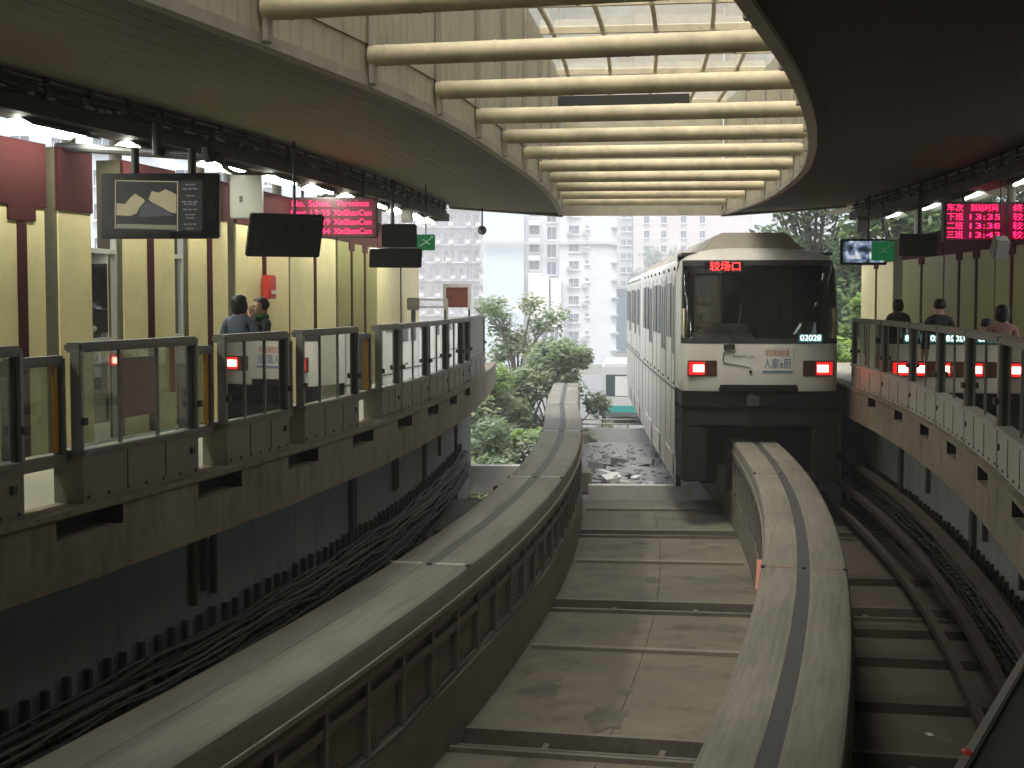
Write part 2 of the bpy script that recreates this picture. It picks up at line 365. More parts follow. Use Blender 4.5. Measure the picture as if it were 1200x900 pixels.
# piers under the beams outside
for o, t, nm in ((0, 37, 'first'), (0, 50, 'second'), (3.7, 42, 'third'), (3.7, 54, 'fourth')):
    z = drop(t) if o == 0 else 0
    b = MB(); q = P(t, o); b.tube([(q.x, q.y, -9), (q.x, q.y, FLOOR - .5 + z)], .55, 16); b.sbox(t - .5, t + .5, o - .75, o + .75, FLOOR - .6 + z, FLOOR - .1 + z)
    tag(b.build('beam_pier', M['beamside']), 'round concrete pier under the open track, %s beyond the station' % nm, 'pier', 'piers beyond the platform end')

# ------------------------------------------------------------------ platforms
EL, ER = -1.7, 5.4
def platform(edge, sg, back, t0, t1, slots):
    """edge: offset of platform edge; sg: -1 left platform, +1 right platform"""
    b = MB(); ts = set(frange(t0, t1, .6))
    for a, c in slots: ts |= {a, c}
    ts = sorted(ts); zs = [0, -.05, -.07, -.23, -.36, -.6]
    offs = [edge, edge, edge + sg * .03, edge + sg * .03, edge + sg * .03, edge + sg * .03]
    def q(t, k, ins=0): return P(t, offs[k] + sg * ins, zs[k])
    for i in range(len(ts) - 1):
        a, c = ts[i], ts[i + 1]; mid = (a + c) / 2; sl = any(x - 1e-6 <= mid <= y + 1e-6 for x, y in slots)
        for k in range(5):
            uv = [(a, zs[k]), (c, zs[k]), (c, zs[k + 1]), (a, zs[k + 1])]
            if sl and k == 2:
                I = .22
                b.face([q(a, k), q(c, k), q(c, k, I), q(a, k, I)], 2, uv); b.face([q(a, k, I), q(c, k, I), q(c, k + 1, I), q(a, k + 1, I)], 2, uv)
                b.face([q(a, k + 1), q(c, k + 1), q(c, k + 1, I), q(a, k + 1, I)], 0, uv)
                for tt in (a, c):
                    if any(abs(tt - e) < 1e-6 for s_ in slots for e in s_): b.face([q(tt, k), q(tt, k, I), q(tt, k + 1, I), q(tt, k + 1)], 2, uv)
            else: b.face([q(a, k), q(c, k), q(c, k + 1), q(a, k + 1)], 0, uv)
        eb = edge + sg * .32; b.face([P(a, edge), P(c, edge), P(c, eb), P(a, eb)], 0, [(0, a), (0, c), (.3, c), (.3, a)]); b.face([P(a, eb), P(c, eb), P(c, back), P(a, back)], 1, [(.3, a), (.3, c), (2, c), (2, a)])
        b.face([P(a, offs[5], -.6), P(c, offs[5], -.6), P(c, back, -.6), P(a, back, -.6)], 0, [(0, a), (0, c), (2, c), (2, a)])
        b.face([P(a, back), P(c, back), P(c, back, -.6), P(a, back, -.6)], 0, [(0, a), (0, c), (2, c), (2, a)])
    for tt in (t0, t1): b.face([P(tt, offs[k], zs[k]) for k in range(6)] + [P(tt, back, -.6), P(tt, back, 0)], 0, [(0, 0)] * 8)
    o = b.build('platform', [M['fascia'], M['platfloor'], M['black']]); structure(o); return o
GL = [8.5, 10.9, 13.3, 15.6, 18.0, 20.4, 22.7, 25.0, 27.3]
GR = [10.0, 12.4, 14.8, 17.2, 19.5, 21.9, 24.5, 27.6]
platform(EL, -1, -3.95, -24, 37.6, [(a + .1 - .55, a + 1.1 - .55) for a in GL] )
platform(ER, 1, 8.0, -24, 37.6, [(a + .2, a + .95) for a in GR])
# small vertical drain pipes / joints on fascia and recessed walls below
for sg, e, lab in ((-1, EL, 'empty track side'), (1, ER, 'train side')):
    w = e + sg * .62
    g = thing('undercroft_wall', 'dark blue-grey wall under the platform on the %s' % lab, 'wall', P(12, w, FLOOR))
    b = MB(); ts = frange(3, 36.8, .8); b.sweep([(w, -.6), (w, -3.2), (w + sg * .25, -3.2), (w + sg * .25, -.6)], ts); b.build('wall_face', M['underwall'], g)
    for t in (13.9, 14.15, 14.4, 22.3, 22.5, 27.4) if sg < 0 else (16.3, 18.7, 23.0):
        b = MB(); q = P(t, w - sg * .045); b.tube([(q.x, q.y, -.62), (q.x, q.y, U(-1.35, -1.5))], .035, 8); b.build('drain_pipe', mat('rusty_pipe', (.075, .05, .045), .7, .3), g)
    for t in (19.6, 25.4, 31.0):
        b = MB(); b.sbox(t - .12, t + .12, w - sg * .06, w + sg * .05, -3.0, -.62); b.build('pilaster_rib', mat('dark_pilaster', (.06, .062, .06), .8, .2), g)
# cable racks
def cable_rack(w, sg, t0, t1, lab, ncab):
    g = thing('cable_rack', lab, 'cable rack', P(t0, w, FLOOR)); ts = frange(t0, t1, .35)
    pos = []
    for q in range(ncab):
        row = q % 6; lay = q // 6
        r = U(.014, .03); ph, ph2 = U(0, 6), U(0, 6); amp = U(.008, .03)
        o = w - sg * (.12 + .05 * lay + .008 * row); z = -1.72 - .105 * row - .02 * lay
        b = MB(); b.tube([P(t, o + .02 * math.sin(t * .9 + ph2), z + amp * math.sin(t * 1.7 + ph) + amp * .7 * math.sin(t * 4.1 + ph2)) for t in ts], r, 6)
        b.build('cable', M['cable2'] if R() < .2 else M['cable'], g, smooth=True)
    n = 0; t = t0 + .1
    while t < t1 and n < 78:
        b = MB(); b.sbox(t - .03, t + .03, w - sg * .03, w - sg * .09, -2.5, -1.56 + U(-.02, .02))
        for k in range(2): b.sbox(t - .015, t + .015, w - sg * .09, w - sg * .26, -2.0 - .25 * k, -1.975 - .25 * k)
        b.build('bracket', M['cable'], g); n += 1; t += U(.27, .36)
    return g
cable_rack(EL - .62, -1, 7.5, 32, 'black cables on brackets along the wall below the yellow platform by the empty track', 17)
gr = cable_rack(ER + .62, 1, 9.5, 30, 'dark cables on brackets below the platform beside the train', 14)
for z, o, r in ((-1.52, ER + .3, .055), (-1.95, ER + .12, .06), (-2.32, ER - .05, .045)):
    b = MB(); ts = frange(9.5, 30, .6); b.sweep([(o - r, z), (o - r, z - .1), (o + r, z - .1), (o + r, z)], ts); b.build('cable_tray', mat('tan_cable_tray', (.075, .064, .05), .7, .2, 5, spots=.3), gr)
# small trackside junction plates by the outbound beam
for i, (t, o) in enumerate(((19.3, -1.15), (22.2, -1.05), (25.3, -1.0))):
    b = MB(); mtx = frame_at(t, o, FLOOR) @ Matrix.Rotation(.25, 4, 'Y')
    b.box((-.35, -.05, 0), (.35, .05, .95), mtx); b.box((-.25, -.22, 0), (-.17, .0, .7), mtx); b.box((.17, -.22, 0), (.25, .0, .7), mtx)
    tag(b.build('trackside_shield', mat('rust_plate', (.2, .16, .13), .75, .3, 3, spots=.5), bevel=.01), 'leaning rusty shield plate behind the empty beam, %s from the camera' % ORD[i], 'shield plate', 'shield plates below the cables')

# ------------------------------------------------------------------ platform screen gates
def gate(t0, t1, side, lab, grp, recess=False, pale=False, orange=False, opaque=False, panes=3):
    """a fixed glass screen between t0 and t1; side -1 = left platform (track towards -y of the local frame), +1 = right"""
    e = (EL if side < 0 else ER) + side * .08
    tm = (t0 + t1) / 2; a, c = P(t0, e), P(t1, e); L = (c - a).length; ang = math.atan2(c.y - a.y, c.x - a.x)
    W = Matrix.Translation((a + c) / 2) @ Matrix.Rotation(ang, 4, 'Z'); q = 1 if side > 0 else -1     # track side is local y*q > 0
    g = thing('screen_gate', lab, 'platform gate', (a + c) / 2, ang, grp)
    def bx(m, x0, x1, y0, y1, z0, z1): m.box((x0, min(-q * y0, -q * y1), z0), (x1, max(-q * y0, -q * y1), z1), W)   # y measured away from the track
    h = L / 2; y = .12 if recess else 0; top = 1.17 if recess else 1.27
    gm = M['gatepale'] if pale else M['gatebase']
    if recess:
        b = MB(); bx(b, -h, h, y, y + .16, .3, .40); b.build('sill', gm, g, bevel=.01)
    else:
        b = MB(); bx(b, -h + .015, h - .015, -.025, .28, .38, .42); b.build('base_lid', M['gate'] if not pale else M['gatepale'], g, bevel=.008)
        b = MB(); bx(b, -h + .03, h - .03, 0, .26, .0, .38); n0 = len(b.f)
        for k in range(7): x = -h + .1 + (L - .2) * k / 6; bx(b, x - .012, x + .012, -.012, .01, .03, .055)
        for x in (-h * .3, h * .35): bx(b, x - .004, x + .004, -.006, .01, .06, .36)
        b.mi[n0:] = [1] * (len(b.f) - n0); b.build('base_box', [gm, M['post']], g)
        b = MB(); bx(b, h - .2, h - .14, -.02, .01, .2, .26); b.build('lock', M['post'], g)
    z0 = .40 if recess else .42
    if opaque:
        b = MB(); bx(b, -h + .04, h - .04, .03, .09, z0, top - .06); b.build('panel', M['gate'], g)
    else:
        for k in range(panes):
            x0 = -h + .06 + (L - .12) * k / panes; x1 = -h + .06 + (L - .12) * (k + 1) / panes
            b = MB(); yy = -q * (y + .054); b.face([W @ Vector(v) for v in ((x0 + .012, yy, z0 + .015), (x1 - .012, yy, z0 + .015), (x1 - .012, yy, top - .065), (x0 + .012, yy, top - .065))]); b.build('glass_pane', GATEGLASS, g)
            if k:
                b = MB(); bx(b, x0 - .013, x0 + .013, y + .04, y + .07, z0, top - .06); b.build('mullion', M['frame'], g)
    b = MB(); bx(b, -h + .01, h - .01, y - .01, y + (.10 if recess else .15), top - .08, top); b.build('top_rail', M['gate'], g, bevel=.02)
    for sx in (-1, 1):
        b = MB(); x = sx * (h - .03); bx(b, x - .026, x + .026, y + .0, y + .09, z0 - .02, top - .05); p_ = b.build('post', M['frame'], g, bevel=.006)
        b = MB(); bx(b, x - sx * .04 - .012, x - sx * .04 + .012, y + .03, y + .07, z0, top - .06); b.build('gasket', M['post'], p_)
        if not recess:
            b = MB(); bx(b, x - .028, x + .028, -.035, .0, .62, .68); b.build('latch', M['post'], p_)
    if orange:
        b = MB(); bx(b, h - .13, h - .075, y + .028, y + .048, z0 + .01, top - .08); b.build('edge_strip', M['orange'], g)
    return g, W, L, q
NL = 0
def lg(t0, t1, **k):
    global NL
    lab = '%s glass platform gate beside the empty track, %s from the camera' % ('narrow recessed' if k.get('recess') else 'dark grey' if not k.get('opaque') else 'blank grey end', ORD[NL]); NL += 1
    return gate(t0, t1, -1, lab, 'glass gates along the empty track', **k)
lg(8.6, 10.15); lg(10.15, 10.9, recess=True, orange=True, panes=1)
g1 = lg(10.9, 13.0); lg(13.0, 13.6, recess=True, orange=True, panes=1)
lg(13.6, 15.35); lg(15.35, 15.8, recess=True, panes=1)
lg(15.8, 18.05); lg(18.15, 19.15, recess=True, orange=True, panes=1)
lg(19.2, 20.4, panes=1); lg(20.5, 22.65, panes=2); lg(22.75, 24.8, panes=2); lg(24.9, 27.1, panes=2); lg(27.2, 28.4, panes=1)
lg(28.5, 33.0, opaque=True)
for i in range(len(GR) - 1):
    gate(GR[i], GR[i + 1] - .04, 1, 'pale based glass platform gate beside the train track, %s from the camera' % ORD[i], 'glass gates along the train track', pale=True, panes=2, opaque=False)
gate(7.6, 9.96, 1, 'pale based glass gate at the near end of the train side platform', 'glass gates along the train track', pale=True, panes=2)
# notice sheets on gate glass
g, W, L, q = g1
b = MB(); b.box((-.33, .040, .62), (.28, .045, 1.12), W); n_ = b.build('notice', mat('faded_pink_notice', (.34, .25, .235), .6, .25, 7), g)
b = MB(); b.box((.56, .040, .78), (.66, .046, 1.2), W); b.build('notice_strip', mat('brown_notice', (.4, .22, .13), .6, .2), g)

# ------------------------------------------------------------------ platform back walls
def pilaster(t0, t1, o, sg, lab, grp, stripes=1, ym='yellow', top=3.12, cap=.62, edge=False):
    a, c = P(t0, o), P(t1, o); L = (c - a).length; ang = math.atan2(c.y - a.y, c.x - a.x); W = Matrix.Translation((a + c) / 2) @ Matrix.Rotation(ang, 4, 'Z'); q = sg
    g = thing('wall_pilaster', lab, 'wall panel', (a + c) / 2, ang, grp); h = L / 2
    def bx(m, x0, x1, y0, y1, z0, z1): m.box((x0, min(-q * y0, -q * y1), z0), (x1, max(-q * y0, -q * y1), z1), W)
    b = MB(); bx(b, -h, h, .02, .3, 0, top); b.build('core', mat('panel_edge_dark', (.1, .085, .05), .7, .2), g)
    zc = top - cap
    n = stripes + 1; sw = .16 if L > .8 else .1; pw = (L - .04 - sw * stripes) / n
    x = -h + .02
    for k in range(n):
        b = MB(); st = .09
        bx(b, x, x + pw, 0, .02, 0, zc - (0 if False else .0)); b.build('yellow_panel', M[ym], g)
        x += pw
        if k < stripes:
            b = MB(); bx(b, x, x + sw, -.012, .02, 0, zc - .14); b.build('maroon_stripe', M['maroon'], g); x += sw
    b = MB(); bx(b, -h, h, -.016, .02, zc, top)
    if stripes:      # stepped lower edge of the capital
        x = -h + .02 + pw
        for k in range(stripes): bx(b, x - .16, x + sw + .16, -.016, .0, zc - .14, zc); x += pw + sw
    b.build('capital', M['maroon'], g)
    return g, W, h
OWL = -3.6
GY = 'yellow wall panels along the platform by the empty track'
pl = [(T(-80, OWL), T(-8, OWL), 1, 'yellow'), (T(-4, OWL), T(55, OWL), 1, 'yellow'), (T(69, OWL), T(109, OWL), 0, 'yellow'), (T(145, OWL), T(206, OWL), 1, 'yellow'), (T(222, OWL), T(268, OWL), 1, 'yellow'),
      (T(277, OWL), T(339, OWL), 1, 'yellow'), (T(341, OWL), T(394, OWL), 1, 'yellow'), (T(396, OWL), T(441, OWL), 2, 'yellowshade'), (T(442, OWL), T(491, OWL), 1, 'yellow')]
desc = ['yellow wall panel just outside the picture edge beside the first gate', 'wide yellow wall panel with maroon head at the near end', 'narrow all yellow wall panel before the first window gap', 'yellow panel with maroon stripe behind the lit television', 'yellow panel with maroon stripe just past the second window gap',
        'yellow panel that carries the red alarm box', 'yellow panel behind the red departure board', 'shade-painted yellow panel below the departure board', 'last yellow panel before the platform end railing']
for i, (a, c, n, ym) in enumerate(pl):
    g, W, h = pilaster(a, c, OWL, -1, desc[i], GY, n, ym, cap=.62 if i < 3 else .5)
    if i == 5: alarmW = (W, h)
for o, sg, te, lb in ((OWL, -1, T(-82, OWL), 'empty track'), (7.6, 1, 15.5, 'train side')):
    g = thing('station_wall', 'long yellow station wall behind the viewer on the %s platform' % lb, 'wall', P(0, o)); b = MB()
    b.sweep([(o, 0), (o + sg * .3, 0), (o + sg * .3, 3.1), (o, 3.1)], frange(-24, te, 1)); b.build('wall_face', M['yellowshade'], g)
    b = MB(); b.sweep([(o - sg * .02, 2.5), (o - sg * .001, 2.5), (o - sg * .001, 3.1), (o - sg * .02, 3.1)], frange(-24, te, 1)); b.build('capital', M['maroon'], g)
# window screens in the gaps
for i, (a, c) in enumerate(((T(109, OWL), T(145, OWL)), (T(206, OWL), T(222, OWL)))):
    p, q = P(a, OWL - .1), P(c, OWL - .1); L = (q - p).length; ang = math.atan2(q.y - p.y, q.x - p.x); W = Matrix.Translation((p + q) / 2) @ Matrix.Rotation(ang, 4, 'Z'); h = L / 2
    g = thing('window_screen', '%s glazed screen between yellow panels' % ('wide' if i == 0 else 'slim'), 'window', (p + q) / 2, ang)
    for z0, z1 in ((.1, 1.15), (1.2, 2.1)):
        b = MB(); b.face([W @ Vector(v) for v in ((-h + .04, 0, z0), (h - .04, 0, z0), (h - .04, 0, z1), (-h + .04, 0, z1))]); b.build('pane', WINGLASS, g)
    b = MB()
    for z in (.05, 1.15, 2.1): b.box((-h + .04, -.03, z), (h - .04, .03, z + .05), W)
    for s_ in (-1, 1): b.box((s_ * (h - .02) - .02, -.03, 0), (s_ * (h - .02) + .02, .03, 2.6), W)
    b.build('frame', M['grey'], g)
b = MB(); W, h = alarmW; x = -.02
b.box((x - .14, -.14, 1.62), (x + .14, -.014, 1.95), W); ob = thing('alarm_box', 'small red fire alarm box on the yellow panel above two people', 'alarm box', W @ Vector((x, -.08, 1.62)))
b.build('case', M['red'], ob, bevel=.015); b = MB(); b.box((x - .09, -.15, 1.69), (x + .09, -.138, 1.74), W); b.build('label_plate', mat('white_plate', (.75, .73, .7), .5, .05), ob)
OWR = 7.6
pr = [(T(1208, OWR), T(1262, OWR), 1), (T(1166, OWR), T(1206, OWR), 1), (T(1106, OWR), T(1165, OWR), 2), (T(1057, OWR), T(1105, OWR), 1), (T(1009, OWR), T(1046, OWR), 1)]
descr = ['yellow panel at the near end of the train side platform', 'yellow panel behind the woman in pink on the train side', 'wide shade-painted yellow panel with two maroon stripes below the big red board', 'shade-painted yellow panel below the black monitor on the train side', 'last yellow panel of the train side platform next to the trees']
for i, (a, c, n) in enumerate(pr):
    pilaster(min(a, c), max(a, c), OWR, 1, descr[i], 'yellow wall panels on the train side', n, 'yellow' if i == 4 else 'yellowshade', top=3.0, cap=.5)

# ------------------------------------------------------------------ canopy
ZS = 3.44
SLOT = 1.85
T0C = -24.0
TE = 30.7
tsC = frange(T0C, TE, .6)
def lerp(pts, t):
    if t <= pts[0][0]: return pts[0][1]
    for (a, x), (c, y) in zip(pts, pts[1:]):
        if t <= c: return x + (y - x) * (t - a) / (c - a)
    return pts[-1][1]
trL = [(0, -3.25), (12.3, -3.05), (20, -2.85), (26, -2.65), (31, -2.4)]
trR = [(0, 7.0), (19, 6.65), (25, 6.3), (31, 5.9)]
def smooth_lerp(pts, t):
    return sum(lerp(pts, t + d) for d in (-1.2, -.8, -.4, 0, .4, .8, 1.2)) / 7
LIN = [(-24, 0), (9, 0), (12.2, .12), (14.6, .15), (18.7, 0), (31, 0)]
RIN = [(-24, 3.3), (9.8, 3.39), (11.6, 3.52), (17.4, 3.74), (21, 3.83), (26, 3.74), (30.7, 3.34), (33, 3.1)]
def il(t): return smooth_lerp(LIN, t)
def ir(t): return smooth_lerp(RIN, t)
def canopy(sg, inn, tr, outer, lab):
    inner = inn(12)
    g = thing('station_canopy', lab, 'canopy', P(12, inner, ZS))
    b = MB()
    for i in range(len(tsC) - 1):
        a, c = tsC[i], tsC[i + 1]; oa, oc = lerp(tr, a), lerp(tr, c)
        n = 6
        for k in range(n):
            f0, f1 = k / n, (k + 1) / n
            pa = lambda t, o, f: P(t, inn(t) + (o - inn(t)) * f, ZS + .16 * f ** 2)
            b.face([pa(a, oa, f0), pa(c, oc, f0), pa(c, oc, f1), pa(a, oa, f1)], 0, [(f0 * 3, a), (f0 * 3, c), (f1 * 3, c), (f1 * 3, a)])
            pb = lambda t, o, f: P(t, inn(t) + (o - inn(t)) * f, ZS + .3 + .16 * f ** 2)
            b.face([pb(a, oa, f0), pb(c, oc, f0), pb(c, oc, f1), pb(a, oa, f1)], 0, [(f0 * 3, a), (f0 * 3, c), (f1 * 3, c), (f1 * 3, a)])
    for t in (T0C, TE): b.face([P(t, inn(t), ZS), P(t, inn(t), ZS + .3), P(t, lerp(tr, t), ZS + .46), P(t, lerp(tr, t), ZS + .16)], 0, [(0, 0), (0, .3), (3, .3), (3, 0)])
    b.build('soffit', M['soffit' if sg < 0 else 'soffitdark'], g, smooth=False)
    b = MB()
    for i in range(len(tsC) - 1):
        a, c = tsC[i], tsC[i + 1]
        ia, ic = inn(a), inn(c); b.hexa([P(a, ia, ZS - .05), P(a, ia + sg * .10, ZS - .05), P(c, ic + sg * .10, ZS - .05), P(c, ic, ZS - .05), P(a, ia, ZS + .04), P(a, ia + sg * .10, ZS + .004), P(c, ic + sg * .10, ZS + .004), P(c, ic, ZS + .04)])
    b.build('edge_trim', M['edge'], g)
    inner = inn(TE); b = MB(); b.hexa([P(TE + .02, inner - sg * 0, ZS - .08), P(TE + .02, lerp(tr, TE), ZS + .1), P(TE + .2, lerp(tr, TE), ZS + .1), P(TE + .2, inner, ZS - .08), P(TE + .02, inner, ZS + .35), P(TE + .02, lerp(tr, TE), ZS + .5), P(TE + .2, lerp(tr, TE), ZS + .5), P(TE + .2, inner, ZS + .35)])
    b.build('end_fascia', M['soffit'], g)
    # outer roof over the platform
    b = MB(); ts = frange(T0C, 36, .8)
    for i in range(len(ts) - 1):
        a, c = ts[i], ts[i + 1]; oa, oc = lerp(tr, a) + sg * .5, lerp(tr, c) + sg * .5
        for z in (0, .12): b.face([P(a, oa, 3.72 + z), P(c, oc, 3.72 + z), P(c, outer, 3.82 + z), P(a, outer, 3.82 + z)], 0, [(0, a), (0, c), (2.5, c), (2.5, a)])
        b.face([P(a, outer, 3.82), P(c, outer, 3.82), P(c, outer, 3.94), P(a, outer, 3.94)], 0, [(0, a), (0, c), (.1, c), (.1, a)])
    b.build('outer_roof', M['outroof'], g)
    # trough
    h = thing('cable_trough', 'dark cable trough hanging along the canopy edge on the %s' % ('empty track side' if sg < 0 else 'train side'), 'cable trough', P(12, tr[1][1], 3.3))
    b = MB(); ts = frange(T0C, TE - .6, .5)
    secs = lambda o: [(o, 3.36), (o + sg * .36, 3.30), (o + sg * .36, 3.34), (o + sg * .03, 3.40), (o + sg * .03, 3.47), (o, 3.47)]
    for i in range(len(ts) - 1):
        s0, s1 = secs(lerp(tr, ts[i])), secs(lerp(tr, ts[i + 1]))
        for k in range(6):
            k2 = (k + 1) % 6; b.face([P(ts[i], *s0[k]), P(ts[i + 1], *s1[k]), P(ts[i + 1], *s1[k2]), P(ts[i], *s0[k2])])
    for t in (ts[0], ts[-1]): b.face([P(t, *q) for q in secs(lerp(tr, t))])
    b.build('tray', M['trough'], h)
    b = MB()
    for i in range(len(ts) - 1):
        for (da, za, db, zb) in ((.06, 3.34, .06, 3.66), (-.10, 3.25, -.10, 3.385), (-.10, 3.25, .3, 3.25)):
            oa, oc = lerp(tr, ts[i]), lerp(tr, ts[i + 1]); th = .012 if da != db else 0
            p = [P(ts[i], oa + sg * da, za), P(ts[i + 1], oc + sg * da, za), P(ts[i + 1], oc + sg * db, zb), P(ts[i], oa + sg * db, zb)]
            off = [q_ + (Vector((0, 0, -.012)) if da != db else P(10, sg * .012) - P(10, 0)) for q_ in p]
            b.hexa(p + off)
    b.build('back_plate', M['trough'], h)
    for q in range(7):
        ph = U(0, 6); b = MB(); do, dz = -.035 - .02 * (q % 2) + (.1 if q > 4 else 0) * 0, 3.39 + .028 * q
        b.tube([P(t, lerp(tr, t) + sg * (do + .012 * math.sin(t * 1.9 + ph)), dz + .012 * math.sin(t * 2.7 + ph * 2)) for t in ts], U(.009, .016), 5); b.build('cable', M['cable'] if q % 3 else M['cable2'], h)
    tt = 2.0
    while tt < TE - .8:
        b = MB(); o = lerp(tr, tt); b.sbox(tt - .03, tt + .03, o - sg * .075, o, 3.37, 3.62); b.build('clip', M['steel'], h); tt += .75
    b = MB()
    for q in range(70):
        t = U(5, TE - 1); o = lerp(tr, t) - sg * .07; z = 3.395 + U(-.005, .02); l = U(.02, .07); o -= sg * .04; b.sbox(t - l, t + l, o - .012, o + .012, z, z + U(.012, .03))
    tag(b.build('cable_tie', mat('pale_cable_tie', (.38, .37, .33), .6, .2), h), kind='stuff')
    b = MB(); b.tube([P(t, lerp(tr, t) - sg * .03, 3.57) for t in ts], .014, 6); b.build('conduit', mat('pale_conduit', (.35, .34, .3), .5, .1), h)
    return g
canopy(-1, il, trL, -5.1, 'dark ribbed canopy ceiling over the empty track platform')
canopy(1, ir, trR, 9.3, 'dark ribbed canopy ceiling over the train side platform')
# lantern over the slot between the canopies
g = thing('roof_lantern', 'long glazed roof lantern with cream cross tubes between the two canopies', 'roof lantern', P(12, SLOT, ZS))
ZT = 5.74
for fn, sg in ((il, -1), (ir, 1)):
    b = MB()
    for a, c in zip(tsC, tsC[1:]):
        for d_ in (.02, .08): b.face([P(a, fn(a) + sg * d_, ZS + .045), P(c, fn(c) + sg * d_, ZS + .045), P(c, fn(c) + sg * d_, ZT), P(a, fn(a) + sg * d_, ZT)], 0, [(0, a), (0, c), (2.3, c), (2.3, a)])
        b.face([P(a, fn(a) + sg * .02, ZS + .045), P(c, fn(c) + sg * .02, ZS + .045), P(c, fn(c) + sg * .08, ZS + .045), P(a, fn(a) + sg * .08, ZS + .045)], 0, [(0, a), (0, c), (.06, c), (.06, a)])
    b.build('wall_cladding', M['cladding'], g)
t = 10.35 - 2.0 * 13
tubes = []
while t < TE - .2:
    b = MB(); b.tube([P(t, il(t), ZS + .21), P(t, ir(t), ZS + .21)], .088, 16); [b.tube([P(t, o_ - .012, ZS + .21), P(t, o_ + .012, ZS + .21)], .0925, 16) for o_ in (.26, 1.2, 2.3, 3.15)]; b.build('cross_tube', M['tube'], g, smooth=True)
    for o, s_ in ((il(t), 1), (ir(t), -1)):
        b = MB(); b.sbox(t - .05, t + .05, o + s_ * .002, o + s_ * .045, ZS - .03, ZS + .36); pp_ = b.build('post', M['edge'], g, bevel=.008)
        b = MB(); b.sbox(t - .035, t + .035, o + s_ * .004, o + s_ * .035, ZS + .36, ZT - .1); b.build('stud_post', M['edge'], g)
    b = MB(); b.sbox(t - .04, t + .04, il(t), ir(t), ZT - .1, ZT); b.build('roof_rib', M['tube'], g)
    tubes.append(t); t += 2.0
b = MB(); b.sweep([(-.1, ZT + .006), (3.8, ZT + .006)], frange(5.5, TE, .6), closed=False); b.build('glazing', SKYGLASS, g)
b = MB(); b.sweep([(-.1, ZT + .006), (-.1, ZT + .08), (3.8, ZT + .08), (3.8, ZT + .006)], frange(T0C, 5.48, .6)); b.build('added_shade_roof', M['soffit'], g)  # unseen opaque cover over the lantern, added to darken the near beams
for o in (.18, .95, 1.75, 2.6, 3.2):
    b = MB(); b.sweep([(o - .03, ZT - .06), (o - .03, ZT), (o + .03, ZT), (o + .03, ZT - .06)], tsC); b.build('glazing_bar', M['tube'], g)
b = MB(); b.sbox(TE, TE + .1, .0, ir(TE), ZS - .06, ZS + .5); b.build('end_beam', M['edge'], g)
b = MB(); b.sbox(TE, TE + .06, .0, ir(TE), ZS + .5, ZT); b.build('end_wall', M['cladding'], g)
b = MB(); b.sbox(19.2, 19.45, .6, 2.3, ZS + .62, ZS + .82); b.build('service_beam', M['steel'], g)
# roof columns behind the panels
kc = 0
for o, lst, lab in ((-4.2, (11.5, 15.1, 16.25, 18.9, 20.1, 22.6, 25.8, 29.2, 33), 'behind the wall panels by the empty track'), (8.2, (17.0, 20.4, 23.6, 27.0, 30.5, 34), 'behind the train side wall panels')):
    for i, t in enumerate(lst):
        b = MB(); q = P(t, o); b.tube([(q.x, q.y, -1.2), (q.x, q.y, 3.76)], .075, 14); b.tube([(q.x, q.y, 3.62), (q.x, q.y, 3.75)], .13, 14)
        tag(b.build('roof_column', M['grey'], smooth=True), 'slim round grey roof column %s, %s from the camera' % (lab, ORD[i]), 'column', 'round roof columns')
# outer deck carrying columns
for o0, o1, nm in ((-3.98, -5.0, 'empty track side'), (8.03, 9.1, 'train side')):
    b = MB(); b.sweep([(o0, -.55), (o1, -.55), (o1, -.95), (o0, -.95)], frange(3, 37, 1)); structure(b.build('outer_walkway_path', M['fascia']))
# fluorescent battens below trough
def batten(t, o, z, L, lab, grp, tm):
    W = frame_at(t, o, z); g = thing('fluorescent_batten', lab, 'light', P(t, o, z), heading(t), grp)
    b = MB(); b.box((-L / 2, -.05, .03), (L / 2, .05, .09), W)
    for s_ in (-1, 1): b.hexa([W @ Vector(v) for v in ((-L / 2, s_ * .05, .03), (L / 2, s_ * .05, .03), (L / 2, s_ * .17, -.035), (-L / 2, s_ * .17, -.035), (-L / 2, s_ * .05, .036), (L / 2, s_ * .05, .036), (L / 2, s_ * .17, -.029), (-L / 2, s_ * .17, -.029))])
    b.build('housing', mat('batten_white', (.6, .62, .58), .5, .05), g)
    b = MB(); b.tube([W @ Vector((-L / 2 + .04, 0, 0)), W @ Vector((L / 2 - .04, 0, 0))], .022, 10); b.build('tube', tm, g, smooth=True)
for i, t in enumerate((7.6, 9.3, 11.2, 13.0, 15.0, 17.0, 19.0, 20.8, 22.6, 24.4, 26.2, 28.0, 29.3)):
    batten(t, lerp(trL, t) - .2, 3.20, 1.25, 'lit fluorescent batten under the empty track canopy edge, %s from the camera' % ORD[i], 'fluorescent lights', TUBEL)
for i, t in enumerate((15.5, 18.5, 20.6, 23.2, 25.6, 28.0)):
    batten(t, lerp(trR, t) + .2, 3.20, 1.25, 'lit fluorescent batten under the train side canopy edge, %s from the camera' % ORD[i], 'fluorescent lights', TUBER)

